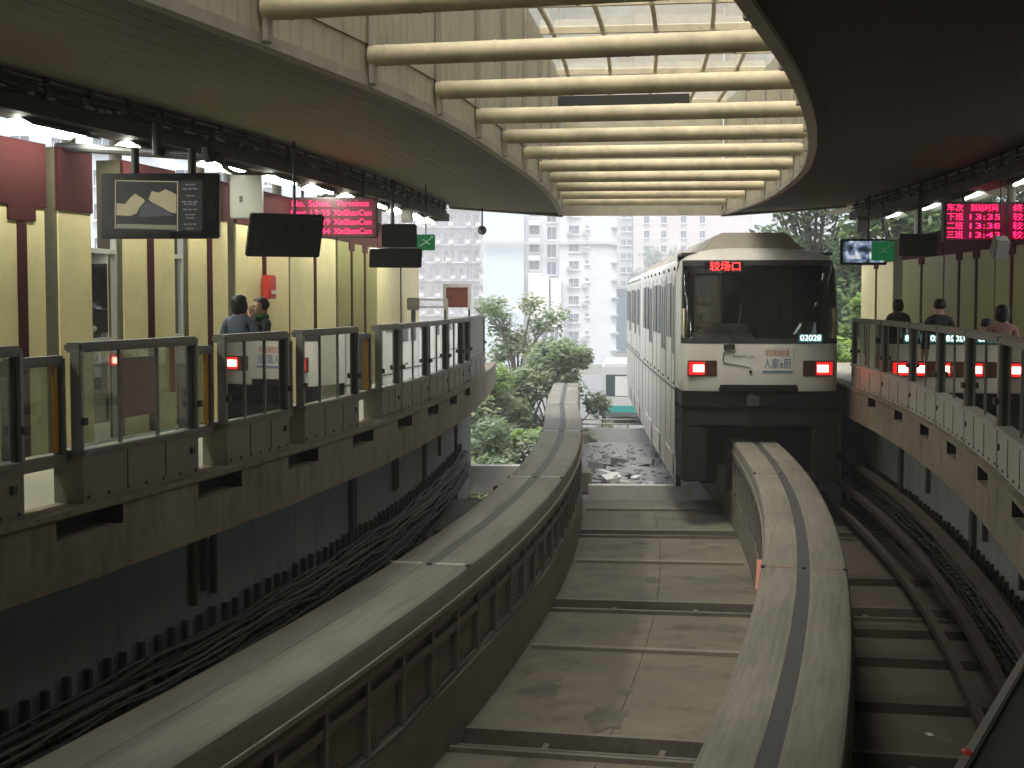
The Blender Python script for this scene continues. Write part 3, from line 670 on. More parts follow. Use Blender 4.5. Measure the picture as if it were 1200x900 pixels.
# ------------------------------------------------------------------ screens, boards, signs
def rod(m, p, top=3.45, r=.018): m.tube([p, (p[0], p[1], top)], r, 8)
def at(px, py, Y):   # a point at ground distance Y
    u, v = (px - 600) / F, (450 - py) / F
    r = Vector((u, math.cos(PITCH) + v * math.sin(PITCH), -math.sin(PITCH) + v * math.cos(PITCH))); return Vector((0, 0, EYE)) + r * (Y / r.y)
def monitor(name, lab, pos, w, h, rz, tilt, backside=False, pole=True):
    g = thing(name, lab, 'screen', pos, rz); W = Matrix.Translation(pos) @ Matrix.Rotation(rz, 4, 'Z') @ Matrix.Rotation(tilt, 4, 'X')
    b = MB(); b.box((-w / 2, 0, -h / 2), (w / 2, .07, h / 2), W); b.build('case', M['tvblack'], g, bevel=.012)
    b = MB(); b.box((-w * .3, .07, -h * .3), (w * .3, .13, h * .3), W); b.build('rear_housing', M['tvblack'], g, bevel=.02)
    return g, W
# lit television
p = at(187, 241, 12.5); tvw, tvh = 1.03, .56
g, W = monitor('television', 'lit television hung over the gates showing a picture and a timetable column', p, tvw, tvh, math.radians(-4), math.radians(-3))
def scr(m, x0, x1, z0, z1, mi, d): m.face([W @ Vector((x0, d, z0)), W @ Vector((x1, d, z0)), W @ Vector((x1, d, z1)), W @ Vector((x0, d, z1))], mi)
px = lambda X, Y: ((X - 187) / F * 12.5, (241 - Y) / F * 12.5)
pm = [emit('screen_dark', (.02, .022, .02), .4), emit('screen_tan', (.4, .35, .2), .28), emit('screen_grey', (.3, .3, .3), .2), emit('screen_bar', (.3, .29, .2), .2), emit('screen_shadow', (.09, .09, .1), .25), emit('screen_line', (.55, .45, .3), .25)]
b = MB(); x0, z1 = px(134, 212); x1, z0 = px(238, 271); scr(b, x0, x1, z0, z1, 0, -.003)
def poly(pts, mi, d): b.face([W @ Vector((px(*q)[0], d, px(*q)[1])) for q in pts], mi)
poly([(136, 252), (136, 238), (146, 239), (152, 232), (158, 227), (168, 233), (170, 236), (164, 242), (160, 250), (152, 253)], 1, -.005)
poly([(174, 233), (178, 224), (186, 226), (194, 222), (207, 228), (207, 250), (200, 249), (190, 243), (182, 239), (176, 236)], 1, -.005)
poly([(163, 251), (166, 242), (172, 237), (182, 240), (194, 246), (204, 253), (163, 254)], 4, -.0045)
poly([(136, 262), (207, 264), (207, 269), (136, 267)], 3, -.005)
poly([(134, 211), (209, 213), (209, 214), (134, 212)], 5, -.006); poly([(208, 213), (209, 213), (209, 271), (208, 271)], 5, -.006); poly([(134, 211), (135, 211), (135, 268), (134, 268)], 5, -.006)
for i, (yy, w_) in enumerate(((216, 12), (221, 18), (229, 10), (236, 20), (239, 16), (245, 18), (251, 12), (255, 10), (262, 16), (267, 10))):
    xx = 224
    for c in range(3): poly([(xx - w_ / 2 + c * w_ / 3, yy), (xx - w_ / 2 + c * w_ / 3 + w_ / 4, yy), (xx - w_ / 2 + c * w_ / 3 + w_ / 4, yy + 1.5), (xx - w_ / 2 + c * w_ / 3, yy + 1.5)], 2, -.006)
b.build('screen', pm, g, fix=False)
for X in (155, 222): b = MB(); q = at(X, 203, 12.5); b.tube([(q.x, q.y + .1, q.z - .1), (q.x, q.y + .1, q.z + .22)], .035, 8); b.build('bracket', M['steel'], g)
q0, q1 = at(68, 172, 14.75), at(258, 184, 12.6)
h = thing('hanger_bar', 'black steel bar carrying the lit television', 'hanger', (q0 + q1) / 2)
b = MB(); b.tube([q0, q1], .045, 10); b.build('bar', M['steel'], h)
b = MB(); qm = at(185, 182, 13.2); b.tube([qm, (qm.x, qm.y, 3.2)], .05, 10); b.build('drop_post', M['steel'], h); b = MB(); b.tube([at(243, 172, 12.6), at(247, 190, 12.6)], .05, 8); b.build('junction_box', M['steel'], h)
b = MB(); b.tube([at(258, 182, 12.6), at(262, 195, 13), at(275, 203, 15), at(320, 204, 17)], .02, 6); b.build('cable', M['cable'], h)
# two dark screens seen from behind
g, W = monitor('dark_screen', 'dark tilted screen in front of the red departure board', at(335, 277, 17), .9, .52, math.radians(28), math.radians(22))
b = MB(); q = at(345, 255, 17.05); rod(b, q); b.build('rod', M['steel'], g)
g, W = monitor('dark_screen', 'dark tilted screen below a black box near the green exit sign', at(464, 303, 22.5), .82, .3, math.radians(14), math.radians(16))
b = MB(); q = at(460, 300, 22.6); rod(b, q, r=.03); b.build('rod', M['steel'], g)
b = MB(); W = Matrix.Translation(at(468, 276, 22.4)) @ Matrix.Rotation(.1, 4, 'Z'); b.box((-.27, 0, -.18), (.27, .35, .18), W); b.build('control_box', M['tvblack'], g, bevel=.02)
def led_board(lab, pos, w, h, rz, cols, rows, divider=None):
    g = thing('departure_board', lab, 'departure board', pos, rz); W = Matrix.Translation(pos) @ Matrix.Rotation(rz, 4, 'Z')
    b = MB(); b.box((-w / 2 - .03, .0, -h / 2 - .03), (w / 2 + .03, .14, h / 2 + .03), W); b.build('case', mat('board_case', (.035, .03, .03), .5, .2), g, bevel=.01)
    b = MB(); b.box((-w / 2, -.006, -h / 2), (w / 2, .0, h / 2), W); b.build('display', emit('led_ground', (.12, .0, .015), .35), g)
    rh = h / len(rows)
    for i, r in enumerate(rows):
        for (x, cw), s_ in zip(cols, r):
            if s_: text(s_, rh * .9, W @ Matrix.Translation((x, -.012, h / 2 - rh * (i + .5))) @ FACE, LED, 'lettering', g, width=cw * min(1, .35 + .65 * len(s_) / max(1, len(max([q[cols.index((x, cw))] for q in rows], key=len)))))
    if divider is not None:
        b = MB(); b.box((divider - .02, -.02, -h / 2 - .03), (divider + .02, 0, h / 2 + .03), W); b.build('divider', mat('board_case', (.03, .03, .03)), g)
    b = MB()
    for x in (-w * .35, w * .35): q = W @ Vector((x, .07, h / 2)); b.tube([q, (q.x, q.y, 3.5)], .022, 8)
    b.build('hanger', M['steel'], g); return g
led_board('red departure board in Latin letters over the empty track platform', at(389, 255, 21.5), 1.28, .54, math.radians(-3), ((-.5, .22), (-.18, .32), (.31, .56)),
          (('No.', 'Sched.', 'Terminus'), ('Next', '13:35', 'XinShanCun'), ('2nd', '13:39', 'XinShanCun'), ('3rd', '13:44', 'XinShanCun')))
led_board('large red departure board in Chinese characters above the train side platform', at(1181, 260, 22.0), 1.9, .54, math.radians(4), ((-.82, .25), (-.37, .48), (.48, .8)),
          (('车次', '到站时间', '终点站方向'), ('下班', '13:35', '较场口方向'), ('二班', '13:38', '较场口方向'), ('三班', '13:43', '较场口方向')), divider=-.02)
# green exit sign on each side
def exit_sign(lab, pos, w, h, rz):
    g = thing('exit_sign', lab, 'sign', pos, rz); W = Matrix.Translation(pos) @ Matrix.Rotation(rz, 4, 'Z')
    b = MB(); b.box((-w / 2, 0, -h / 2), (w / 2, .06, h / 2), W); b.build('panel', emit('exit_green', (.01, .16, .05), .22), g)
    b = MB(); b.tube([W @ Vector((-.1, -.004, -.06)), W @ Vector((0, -.004, .0)), W @ Vector((.08, -.004, .06))], .008, 6); b.tube([W @ Vector((0, -.004, 0)), W @ Vector((.07, -.004, -.03))], .008, 6); b.tube([W @ Vector((0, -.004, .02)), W @ Vector((-.05, -.004, .05))], .008, 6); b.sphere(W @ Vector((.1, -.004, .085)), .018, 8, 6)
    b.build('running_figure', mat('white_mark', (.75, .78, .74), .5, .05), g)
    b = MB(); q = W @ Vector((0, .03, h / 2)); rod(b, q, 3.5, .01); b.build('rod', M['steel'], g)
exit_sign('green exit sign hanging by the end of the yellow panels', at(499, 284, 24), .30, .26, 0)
exit_sign('green exit sign beside the lit screen on the train side', at(1035, 294, 25), .38, .33, 0)
# right screens
p = at(1012, 295, 25.6); g, W = monitor('picture_screen', 'tilted lit screen with a bright picture next to the train', p, .8, .46, math.radians(-6), math.radians(-8))
b = MB(); b.face([W @ Vector(v) for v in ((-.36, -.004, -.19), (.36, -.004, -.19), (.36, -.004, .19), (-.36, -.004, .19))])
pmt = bpy.data.materials.new('screen_picture'); pmt.use_nodes = True; nn = pmt.node_tree; pb_ = nn.nodes['Principled BSDF']; vz = nn.nodes.new('ShaderNodeTexNoise'); vz.inputs['Scale'].default_value = 7; vz.inputs['Detail'].default_value = 3
cr_ = nn.nodes.new('ShaderNodeValToRGB'); cr_.color_ramp.elements[0].position = .38; cr_.color_ramp.elements[0].color = (.01, .015, .02, 1); cr_.color_ramp.elements[1].position = .66; cr_.color_ramp.elements[1].color = (.5, .52, .48, 1)
e_ = cr_.color_ramp.elements.new(.5); e_.color = (.1, .13, .2, 1); tcx = nn.nodes.new('ShaderNodeTexCoord'); nn.links.new(tcx.outputs['Object'], vz.inputs['Vector']); nn.links.new(vz.outputs[0], cr_.inputs[0]); nn.links.new(cr_.outputs[0], pb_.inputs['Emission Color']); pb_.inputs['Emission Strength'].default_value = .8; pb_.inputs['Base Color'].default_value = (.01, .01, .01, 1)
b.build('screen', pmt, g, fix=False); b = MB(); q = W @ Vector((.1, .1, .2)); rod(b, q); b.build('rod', M['steel'], g)
g, W = monitor('dark_screen', 'black boxy monitor beside the large departure board', at(1076, 287, 23.6), .62, .36, math.radians(3), math.radians(4)); b = MB(); q = W @ Vector((.05, .1, .1)); rod(b, q, r=.035); b.build('rod', M['steel'], g)
# hanging dome camera at the canopy end
q = at(565, 270, 30.2); g = thing('dome_camera', 'small grey ball camera hanging from the canopy end', 'camera', q)
b = MB(); b.sphere(q, .095, 14, 10); b.build('ball', mat('camera_grey', (.16, .16, .16), .4, .1), g, smooth=True); b = MB(); rod(b, (q.x, q.y, q.z + .08), 3.52, .016); b.build('rod', M['steel'], g)
for i, (X, Y, D, s_) in enumerate(((477, 250, 25, -1), (1172, 290, 20, 1), (1010, 262, 29, 1))):
    q = at(X, Y, D); g = thing('speaker', ['small grey loudspeaker beside the exit sign rods', 'small grey loudspeaker under the large departure board', 'small grey loudspeaker above the lit tilted screen'][i], 'loudspeaker', q)
    b = MB(); b.box((-.1, -.1, -.14), (.1, .1, .14), Matrix.Translation(q) @ Matrix.Rotation(.5, 4, 'X')); b.build('case', mat('speaker_grey', (.3, .29, .27), .5, .1), g, bevel=.02)
    b = MB(); rod(b, (q.x, q.y, q.z + .1), 3.5, .012); b.build('rod', M['steel'], g)
# grey equipment cabinets high on wall
q = at(288, 228, 18.6); g = thing('wall_cabinet', 'grey equipment cabinet high on the wall behind the dark tilted screen', 'cabinet', q)
b = MB(); b.box((-.2, 0, -.3), (.2, .2, .3), Matrix.Translation(q) @ Matrix.Rotation(.05, 4, 'Z')); b.build('case', mat('cabinet_grey', (.3, .29, .25), .6, .1), g, bevel=.01)
b = MB(); b.box((-.08, -.008, -.1), (-.04, 0, -.02), Matrix.Translation(q)); b.build('lock', M['post'], g)
# framed poster, railing and box at the platform end
q = at(536, 346, 33.5); g = thing('poster_stand', 'dark red framed notice board on legs at the platform end', 'notice board', (q.x, q.y, 0))
b = MB(); b.box((q.x - .26, q.y, q.z - .28), (q.x + .24, q.y + .03, q.z + .18)); b.build('poster', mat('dark_red_poster', (.16, .035, .02), .5, .3, 5), g)
b = MB()
for a in ((-.33, -.33, -.26, .26), (.24, -.33, .31, .26)): b.box((q.x + a[0], q.y - .02, q.z + a[1]), (q.x + a[2], q.y + .05, q.z + a[3]))
b.box((q.x - .26, q.y - .02, q.z + .18), (q.x + .24, q.y + .05, q.z + .26)); b.build('frame', M['grey'], g)
b = MB()
for x in (-.29, .27): b.tube([(q.x + x, q.y + .02, 0), (q.x + x, q.y + .02, q.z - .33)], .025, 8)
b.build('leg', M['steel'], g)
g = thing('end_railing', 'low grey railing closing the platform end beside the notice board', 'railing', P(34, -2.6))
b = MB(); a, c = at(486, 357, 33.5), at(524, 357, 33.5)
for z in (1.45, 1.62, .9): b.tube([(a.x, a.y, z), (c.x, c.y, z)], .02, 8)
b.build('rail', M['grey'], g)
for x in (a.x, c.x): b = MB(); b.tube([(x, a.y, 0), (x, a.y, 1.64)], .025, 8); b.build('post', M['grey'], g)
q = at(484, 356, 32.8); g = thing('service_box', 'squat grey service box on a stand by the platform end railing', 'box', (q.x, q.y, 0))
b = MB(); b.box((q.x - .14, q.y, 1.38), (q.x + .14, q.y + .2, 1.66)); b.build('case', mat('service_grey', (.2, .19, .17), .6, .2), g, bevel=.02); b = MB(); b.box((q.x - .05, q.y + .05, 0), (q.x + .05, q.y + .15, 1.38)); b.build('leg', M['steel'], g)

# ------------------------------------------------------------------ near slab edge, lower right
g = thing('service_walkway', 'dark service walkway slab with pale edge and red markers in the near corner', 'walkway', (2.6, 6, -.5))
e0, e1 = at(1108, 922, 5.72), at(1215, 728, 8.4); e0.z = e1.z = -.35
d = (e1 - e0).normalized(); n = Vector((d.y, -d.x, 0)); ex0 = e0 - d * .9; ex1 = e1 + d * .3
b = MB(); b.hexa([ex0 + Vector((0, 0, -.5)), ex0 + n * 1.4 + Vector((0, 0, -.5)), ex1 + n * .25 + Vector((0, 0, -.5)), ex1 + Vector((0, 0, -.5)), ex0, ex0 + n * 1.4, ex1 + n * .25, ex1]); b.build('slab', mat('walkway_dark', (.06, .068, .06), .6, .2, 3, spots=.2), g)
b = MB(); u = Vector((0, 0, .03)); b.hexa([ex0, ex0 + n * .05, ex1 + n * .05, ex1, ex0 + u, ex0 + n * .05 + u, ex1 + n * .05 + u, ex1 + u]); b.build('edge_trim', mat('walkway_edge', (.3, .3, .27), .5, .2, 9), g, bevel=.008)
for f_ in (.13, .9):
    q = e0 + (e1 - e0) * f_; b = MB(); b.sphere(q + Vector((0, 0, .035)) + n * .02, .022, 10, 8, sc=(1, 1.6, .7)); b.build('red_marker', emit('marker_red', (1, .06, .05), .03), g, smooth=True)
b = MB(); b.box((ex0.x + .3, ex0.y + .3, -9), (ex0.x + .8, ex0.y + .8, -.85)); b.build('leg', M['steel'], g)

# ------------------------------------------------------------------ the train
def train():
    TF, CL = 27.0, 14.2
    root = thing('monorail_train', 'white two car monorail train stopped at the platform with red tail lights', 'train', P(TF, 3.7, TOP), heading(TF))
    for car in range(2):
        ta = TF + car * (CL + .5); a, c = P(ta + 1.5, 3.7), P(ta + CL - 1.5, 3.7)
        ang = math.atan2(c.y - a.y, c.x - a.x) ; W = Matrix.Translation(a) @ Matrix.Rotation(ang, 4, 'Z') @ Matrix.Translation((-1.5, 0, 0))
        V = lambda x, y, z: W @ Vector((x, y, z))          # x along from the front (0) to the rear, y to the left
        sec = [(1.40, -2.05), (1.45, -1.4), (1.46, -.12), (1.46, 2.1), (1.43, 2.28), (1.33, 2.41), (1.08, 2.51), (.6, 2.58), (0, 2.61)]
        sec = sec + [(-y, z) for y, z in sec[-2::-1]]
        x0 = 1.5 if car == 0 else 0
        xs_ = frange(x0, CL, 1.0)
        b = MB()
        for i in range(len(xs_) - 1):
            for k in range(len(sec) - 1):
                b.face([V(xs_[i], *sec[k]), V(xs_[i + 1], *sec[k]), V(xs_[i + 1], *sec[k + 1]), V(xs_[i], *sec[k + 1])], 0)
        b.face([V(CL, y, z) for y, z in sec if z > -.2][::1], 0)
        if car: b.face([V(0, y, z) for y, z in sec if z > -.2], 0)
        b.build('car_body', M['white'], root, smooth=True)
        b = MB()
        for y in (-1.36, 1.36): b.face([V(x0, y, -2.04), V(CL, y, -2.04), V(CL, y, -.2), V(x0, y, -.2)])
        b.face([V(x0, -1.4, -.22), V(CL, -1.4, -.22), V(CL, 1.4, -.22), V(x0, 1.4, -.22)]); b.build('underframe', M['bumper'], root, fix=False)
        # roof equipment
        b = MB()
        for xa, xb in ((.95, 4.6), (5.6, 9.0), (10.2, 13.2)) if car == 0 else ((1.2, 4.2), (6, 9), (10.5, 13)):
            b = MB()
            p = [(xa + .25, -.62), (xa + .25, .62), (xb - .25, .62), (xb - .25, -.62)]
            b.hexa([V(xa, -1.0, 2.5), V(xa, 1.0, 2.5), V(xb, 1.0, 2.5), V(xb, -1.0, 2.5)] + [V(x, y, 2.9) for x, y in p])
            b.build('roof_unit', M['brow'], root, bevel=.03)
        # side windows, doors, seams on both sides
        for s_ in (1, -1):
            Y = 1.462 * s_
            for kk, (xa, xb, kind) in enumerate(((1.65, 2.35, 'd'), (2.75, 4.0, 'w'), (4.35, 5.05, 'd'), (5.1, 5.8, 'd'), (6.2, 7.4, 'w'), (7.7, 8.9, 'w'), (9.3, 10.0, 'd'), (10.05, 10.75, 'd'), (11.1, 12.4, 'w'), (12.7, 13.7, 'w'))):
                z0, z1 = (.95, 1.95)
                if kind == 'd':
                    b = MB(); b.box((xa, min(Y, Y + .012 * s_), -.02), (xb, max(Y, Y + .012 * s_), 2.02), W); dd = b.build('door', mat('train_door', (.6, .59, .53), .4, .08), root, bevel=.006)
                    b = MB(); b.box((xa + .1, min(Y, Y + .022 * s_), .55), (xb - .1, max(Y, Y + .022 * s_), 1.9), W); b.build('window', M['tvblack'], dd)
                else:
                    b = MB(); b.box((xa, min(Y, Y + .014 * s_), .85), (xb, max(Y, Y + .014 * s_), 1.95), W); ww = b.build('window', M['tvblack'], root)
            b = MB()
            for xx in (1.55, 2.55, 4.2, 5.95, 7.55, 9.1, 10.9, 12.55): b.box((xx - .012, min(Y, Y + .006 * s_), -2.0 if True else 0), (xx + .012, max(Y, Y + .006 * s_), 2.1), W)
            b.box((x0, min(Y, Y + .01 * s_), -.16), (CL, max(Y, Y + .01 * s_), -.12), W); b.build('panel_seam', mat('seam_dark', (.1, .095, .08), .7, .2), root)
            for j in range(8):
                xx = 1.8 + j * 1.6
                for z in (-.02, 2.22): b = MB(); b.tube([V(xx, Y - .01 * s_, z), V(xx, Y + .02 * s_, z)], .035, 8); b.build('vent_cap', M['bumper'], root)
            for xa, xb in ((2.2, 4.6), (6.5, 8.2), (10, 12.6)):
              b = MB(); b.box((xa, min(1.45 * s_, 1.455 * s_ + .012 * s_), -1.95), (xb, max(1.45 * s_, 1.455 * s_ + .012 * s_), -1.45), W)
              b.build('skirt_hatch', mat('skirt_hatch', (.5, .49, .44), .45, .1, 3, spots=.3), root, bevel=.006)
        if car == 1: continue
        # ---- front end
        prof = [(-.08, 1.44, .02), (.0, 1.455, .0), (.4, 1.46, .0), (.80, 1.455, .02), (.80, 1.455, .021), (1.2, 1.45, .07), (1.7, 1.44, .16), (2.1, 1.43, .25), (2.35, 1.405, .32), (2.35, 1.405, .321), (2.42, 1.35, .38), (2.50, 1.18, .5), (2.57, .85, .74), (2.605, .4, 1.1)]
        NC = 40
        def pt(z, w, dd, k, out=0):
            th = math.pi * k / NC; c_, s__ = math.cos(th), math.sin(th); n_ = 2 / 5.5
            y = w * math.copysign(abs(c_) ** n_, c_); x = dd + .55 * (1 - abs(s__) ** n_)
            return V(x - out, y * (1 + out * .3), z)
        def interp(z):
            for (za, wa, da), (zb, wb, db) in zip(prof, prof[1:]):
                if za <= z <= zb and zb > za: f_ = (z - za) / (zb - za); return wa + (wb - wa) * f_, da + (db - da) * f_
            return prof[-1][1:]
        K0, K1 = 10, NC - 10
        ka, kb = 2, NC - 2
        b = MB()
        for i in range(len(prof) - 1):
            for k in range(NC):
                if prof[i][0] >= .8 and prof[i + 1][0] <= 2.35 and ka <= k < kb: continue
                b.face([pt(*prof[i], k), pt(*prof[i], k + 1), pt(*prof[i + 1], k + 1), pt(*prof[i + 1], k)], 0)
            # cheek to the body side
            for k, sg in ((0, 1), (NC, -1)):
                za, wa, da = prof[i]; zb, wb, db = prof[i + 1]
                def bodyw(z):
                    for (y1, z1), (y2, z2) in zip(sec[:9], sec[1:9]):
                        if z1 <= z <= z2: return y1 + (y2 - y1) * (z - z1) / (z2 - z1)
                    return 0
                b.face([pt(za, wa, da, k), V(1.52, sg * bodyw(za), za), V(1.52, sg * bodyw(zb), zb), pt(zb, wb, db, k)], 0)
        b.build('front_mask', M['white'], root, smooth=True)
        # windscreen pane
        b = MB(); zs = [.8, 1.0, 1.2, 1.45, 1.7, 1.9, 2.1, 2.25, 2.35]
        for i in range(len(zs) - 1):
            for k in range(ka, kb):
                b.face([pt(zs[i], *interp(zs[i] + (1e-4 if i == 0 else 0)), k, .004), pt(zs[i], *interp(zs[i] + (1e-4 if i == 0 else 0)), k + 1, .004), pt(zs[i + 1], *interp(zs[i + 1] - 1e-4), k + 1, .004), pt(zs[i + 1], *interp(zs[i + 1] - 1e-4), k, .004)])
        ws = b.build('windscreen', CABGLASS, root, smooth=True)
        # black band round the glass, and cab interior behind it
        b = MB()
        def rowz(z, k, out): w_, d_ = interp(z); return pt(z, w_, d_, k, out)
        for z0, z1 in ((.805, .9), (2.25, 2.345)):
            for k in range(ka, kb): b.face([rowz(z0, k, .008), rowz(z0, k + 1, .008), rowz(z1, k + 1, .008), rowz(z1, k, .008)])
        for kk in (ka, kb - 1, ):
            for i in range(len(zs) - 1): b.face([rowz(zs[i] + .001, kk, .007), rowz(zs[i] + .001, kk + 1, .007), rowz(zs[i + 1] - .001, kk + 1, .007), rowz(zs[i + 1] - .001, kk, .007)])
        b.build('windscreen_border', M['rubber'], ws, fix=False)
        b = MB()
        b.box((.3, -.12, .82), (.36, .02, 2.3), W); b.build('centre_pillar', M['rubber'], ws)
        b = MB(); b.box((1.9, -1.4, -.1), (1.95, 1.4, 2.5), W); b.box((.5, -1.4, .0), (1.9, 1.4, .04), W)
        b.box((.6, -1.4, 2.45), (1.9, 1.4, 2.5), W); bk = b.build('cab_bulkhead', mat('cab_dark', (.055, .055, .05), .7, .2), root)
        b = MB(); b.box((.45, .05, .3), (1.1, 1.25, .98), W); b.box((.55, .15, .98), (.75, 1.1, 1.16), W); b.build('driver_console', mat('console_grey', (.3, .3, .26), .6, .1), root, bevel=.05)
        b = MB()
        for j in range(10): yy = .62 + j * .05; b.box((1.2 + .02 * (j % 2), yy, .95), (1.24 + .02 * (j % 2), yy + .05, 2.1), W)
        b.build('sun_blind', mat('blind_cream', (.7, .68, .55), .7, .1), root)
        b = MB(); b.box((1.86, -.85, .04), (1.9, -.2, 2.2), W); b.build('cab_door', mat('cab_door_grey', (.12, .125, .11), .5, .1), root)
        b = MB(); b.tube([V(1.0, -.5, .9), V(1.0, -.5, 1.6)], .02, 8); b.box((1.0, -1.1, .75), (1.4, -.15, 1.2), W); b.build('cab_seat', mat('seat_dark', (.06, .06, .065), .7, .1), root, bevel=.04)
        # destination display, number
        b = MB(); b.box((.28, .28, 2.12), (.31, 1.02, 2.31), W); dsp = b.build('destination_display', M['tvblack'], root)
        FW = W @ Matrix.Rotation(math.radians(-90), 4, 'Z') @ FACE
        # text local: x to the right as seen from the front
        def front(y, z, x): return W @ Matrix.Translation((x, y, z)) @ Matrix.Rotation(math.radians(-90), 4, 'Z') @ FACE
        text('较场口', .19, front(.63, 2.22, .265), LEDT, 'destination_text', dsp, width=.56)
        b = MB(); b.box((.0, -1.13, .83), (.012, -.70, .98), W @ Matrix.Translation((-.0, 0, 0))); npz = b.build('number_plate', emit('plate_teal', (.02, .12, .11), .5), root)
        text('02028', .15, front(-.915, .905, -.004), emit('plate_digits', (.8, 1, .95), 1.2), 'number', npz, width=.38)
        # tail lamps
        for s_ in (1, -1):
            y0, y1 = (.80, 1.34) if s_ > 0 else (-1.34, -.78); z0, z1 = .20, .49
            b = MB(); b.box((-.012, y0, z0), (.1, y1, z1), W); hd = tag(b.build('tail_light', mat('lamp_housing', (.06, .02, .018), .35, .2), root, bevel=.01), None)
            outer = y1 - .02 if s_ > 0 else y0 + .02; inner = outer - s_ * .30
            a_, c_ = sorted((outer, inner)); b = MB(); b.box((-.022, a_, z0 + .025), (-.01, c_, z1 - .025), W); b.build('lens', LENS, hd)
            mm = (a_ + c_) / 2 - s_ * .03; b = MB(); b.box((-.032, mm - .10, z0 + .08), (-.02, mm + .10, z1 - .08), W); b.build('bulb', LAMP, hd)
        # poster, logo
        b = MB(); b.box((-.008, -.60, .26), (.02, -.02, .74), W); po = b.build('poster', mat('poster_white', (.66, .67, .62), .5, .08), root)
        text('欢迎乘坐轨道', .14, front(-.31, .62, -.010), mat('poster_red', (.5, .16, .1), .6, .1), 'poster_text', po, width=.44)
        text('人家e厨', .2, front(-.31, .42, -.010), mat('poster_blue', (.07, .15, .28), .6, .2), 'poster_text', po, width=.5)
        b = MB(); b.box((-.010, -.59, .27), (-.007, -.03, .30), W); b.build('poster_band', MATS['poster_blue'], po)
        b = MB(); LZ = lambda y, z: V(-.006, y, z)
        b.tube([LZ(.56, .66), LZ(.63, .68), LZ(.68, .62), LZ(.69, .52), LZ(.67, .45), LZ(.6, .43), LZ(.45, .41), LZ(.3, .38), LZ(.18, .36)], [.006, .009, .013, .016, .016, .012, .011, .009, .004], 6)
        for j in range(5): y = .5 - .05 * j; b.tube([LZ(y, .56), LZ(y - .02, .6), LZ(y - .035, .55)], .006, 5)
        b.tube([LZ(.2, .57), LZ(.12, .57)], .007, 5); b.build('logo', mat('logo_green', (.14, .2, .13), .5, .2), root)
        b = MB(); b.tube([V(.02, .18, .28), V(-.02, .18, .28)], .03, 8); b.build('socket', M['bumper'], root)
        b = MB(); b.box((-.05, .48, .70), (.0, .68, .79), W); b.tube([V(-.04, .58, .76), V(-.03, .40, 1.2), V(.05, .35, 1.55)], .012, 6); b.build('wiper', M['rubber'], root)
        # grab rails (bright curved edges of the screen)
        for s_ in (1, -1):
            b = MB(); b.tube([rowz(z, ka + 1 if s_ > 0 else kb - 1, .03) for z in (.95, 1.3, 1.7, 2.0, 2.2)], .016, 8); b.build('grab_rail', mat('rail_white', (.55, .56, .53), .3, .1), root)
        # bumper, coupler, lower skirt
        b = MB(); b.box((.05, -1.43, -.40), (1.5, 1.43, -.10), W); b.build('bumper', M['bumper'], root, bevel=.03)
        b = MB(); b.box((-.016, -.7, -.09), (.06, .76, .06), W); b.build('coupler_hood', M['bumper'], root, bevel=.02)
        b = MB(); b.tube([V(.1, .15, -.25), V(-.16, .15, -.25)], .07, 12); b.tube([V(-.02, .15, -.25), V(-.02, .15, -.13)], .06, 10); b.box((-.2, .04, -.34), (-.12, .26, -.16), W); b.build('coupler', M['steel'], root)
        b = MB(); b.box((.10, -1.43, -.74), (1.5, 1.43, -.41), W); b.box((.10, .98, -1.78), (1.5, 1.43, -.741), W); b.box((.10, -1.43, -1.78), (1.5, -.98, -.741), W); b.build('lower_skirt', M['skirtfront'], root, bevel=.03)
        b = MB(); b.box((1.48, 1.34, -2.05), (1.52, 1.44, -.1), W); b.box((1.2, -1.0, -1.04), (1.3, 1.0, -.86), W); b.box((1.6, .5, -2.0), (2.6, .95, -1.0), W); b.box((1.6, -.95, -2.0), (2.6, -.5, -1.0), W); b.build('bogie', M['bumper'], root)
        for yy in (.62, -.62): b = MB(); b.tube([V(.6, yy, -2.0), V(.6, yy, -1.5)], .12, 12); b.build('guide_wheel', M['rubber'], root, smooth=True)
    return root
train()

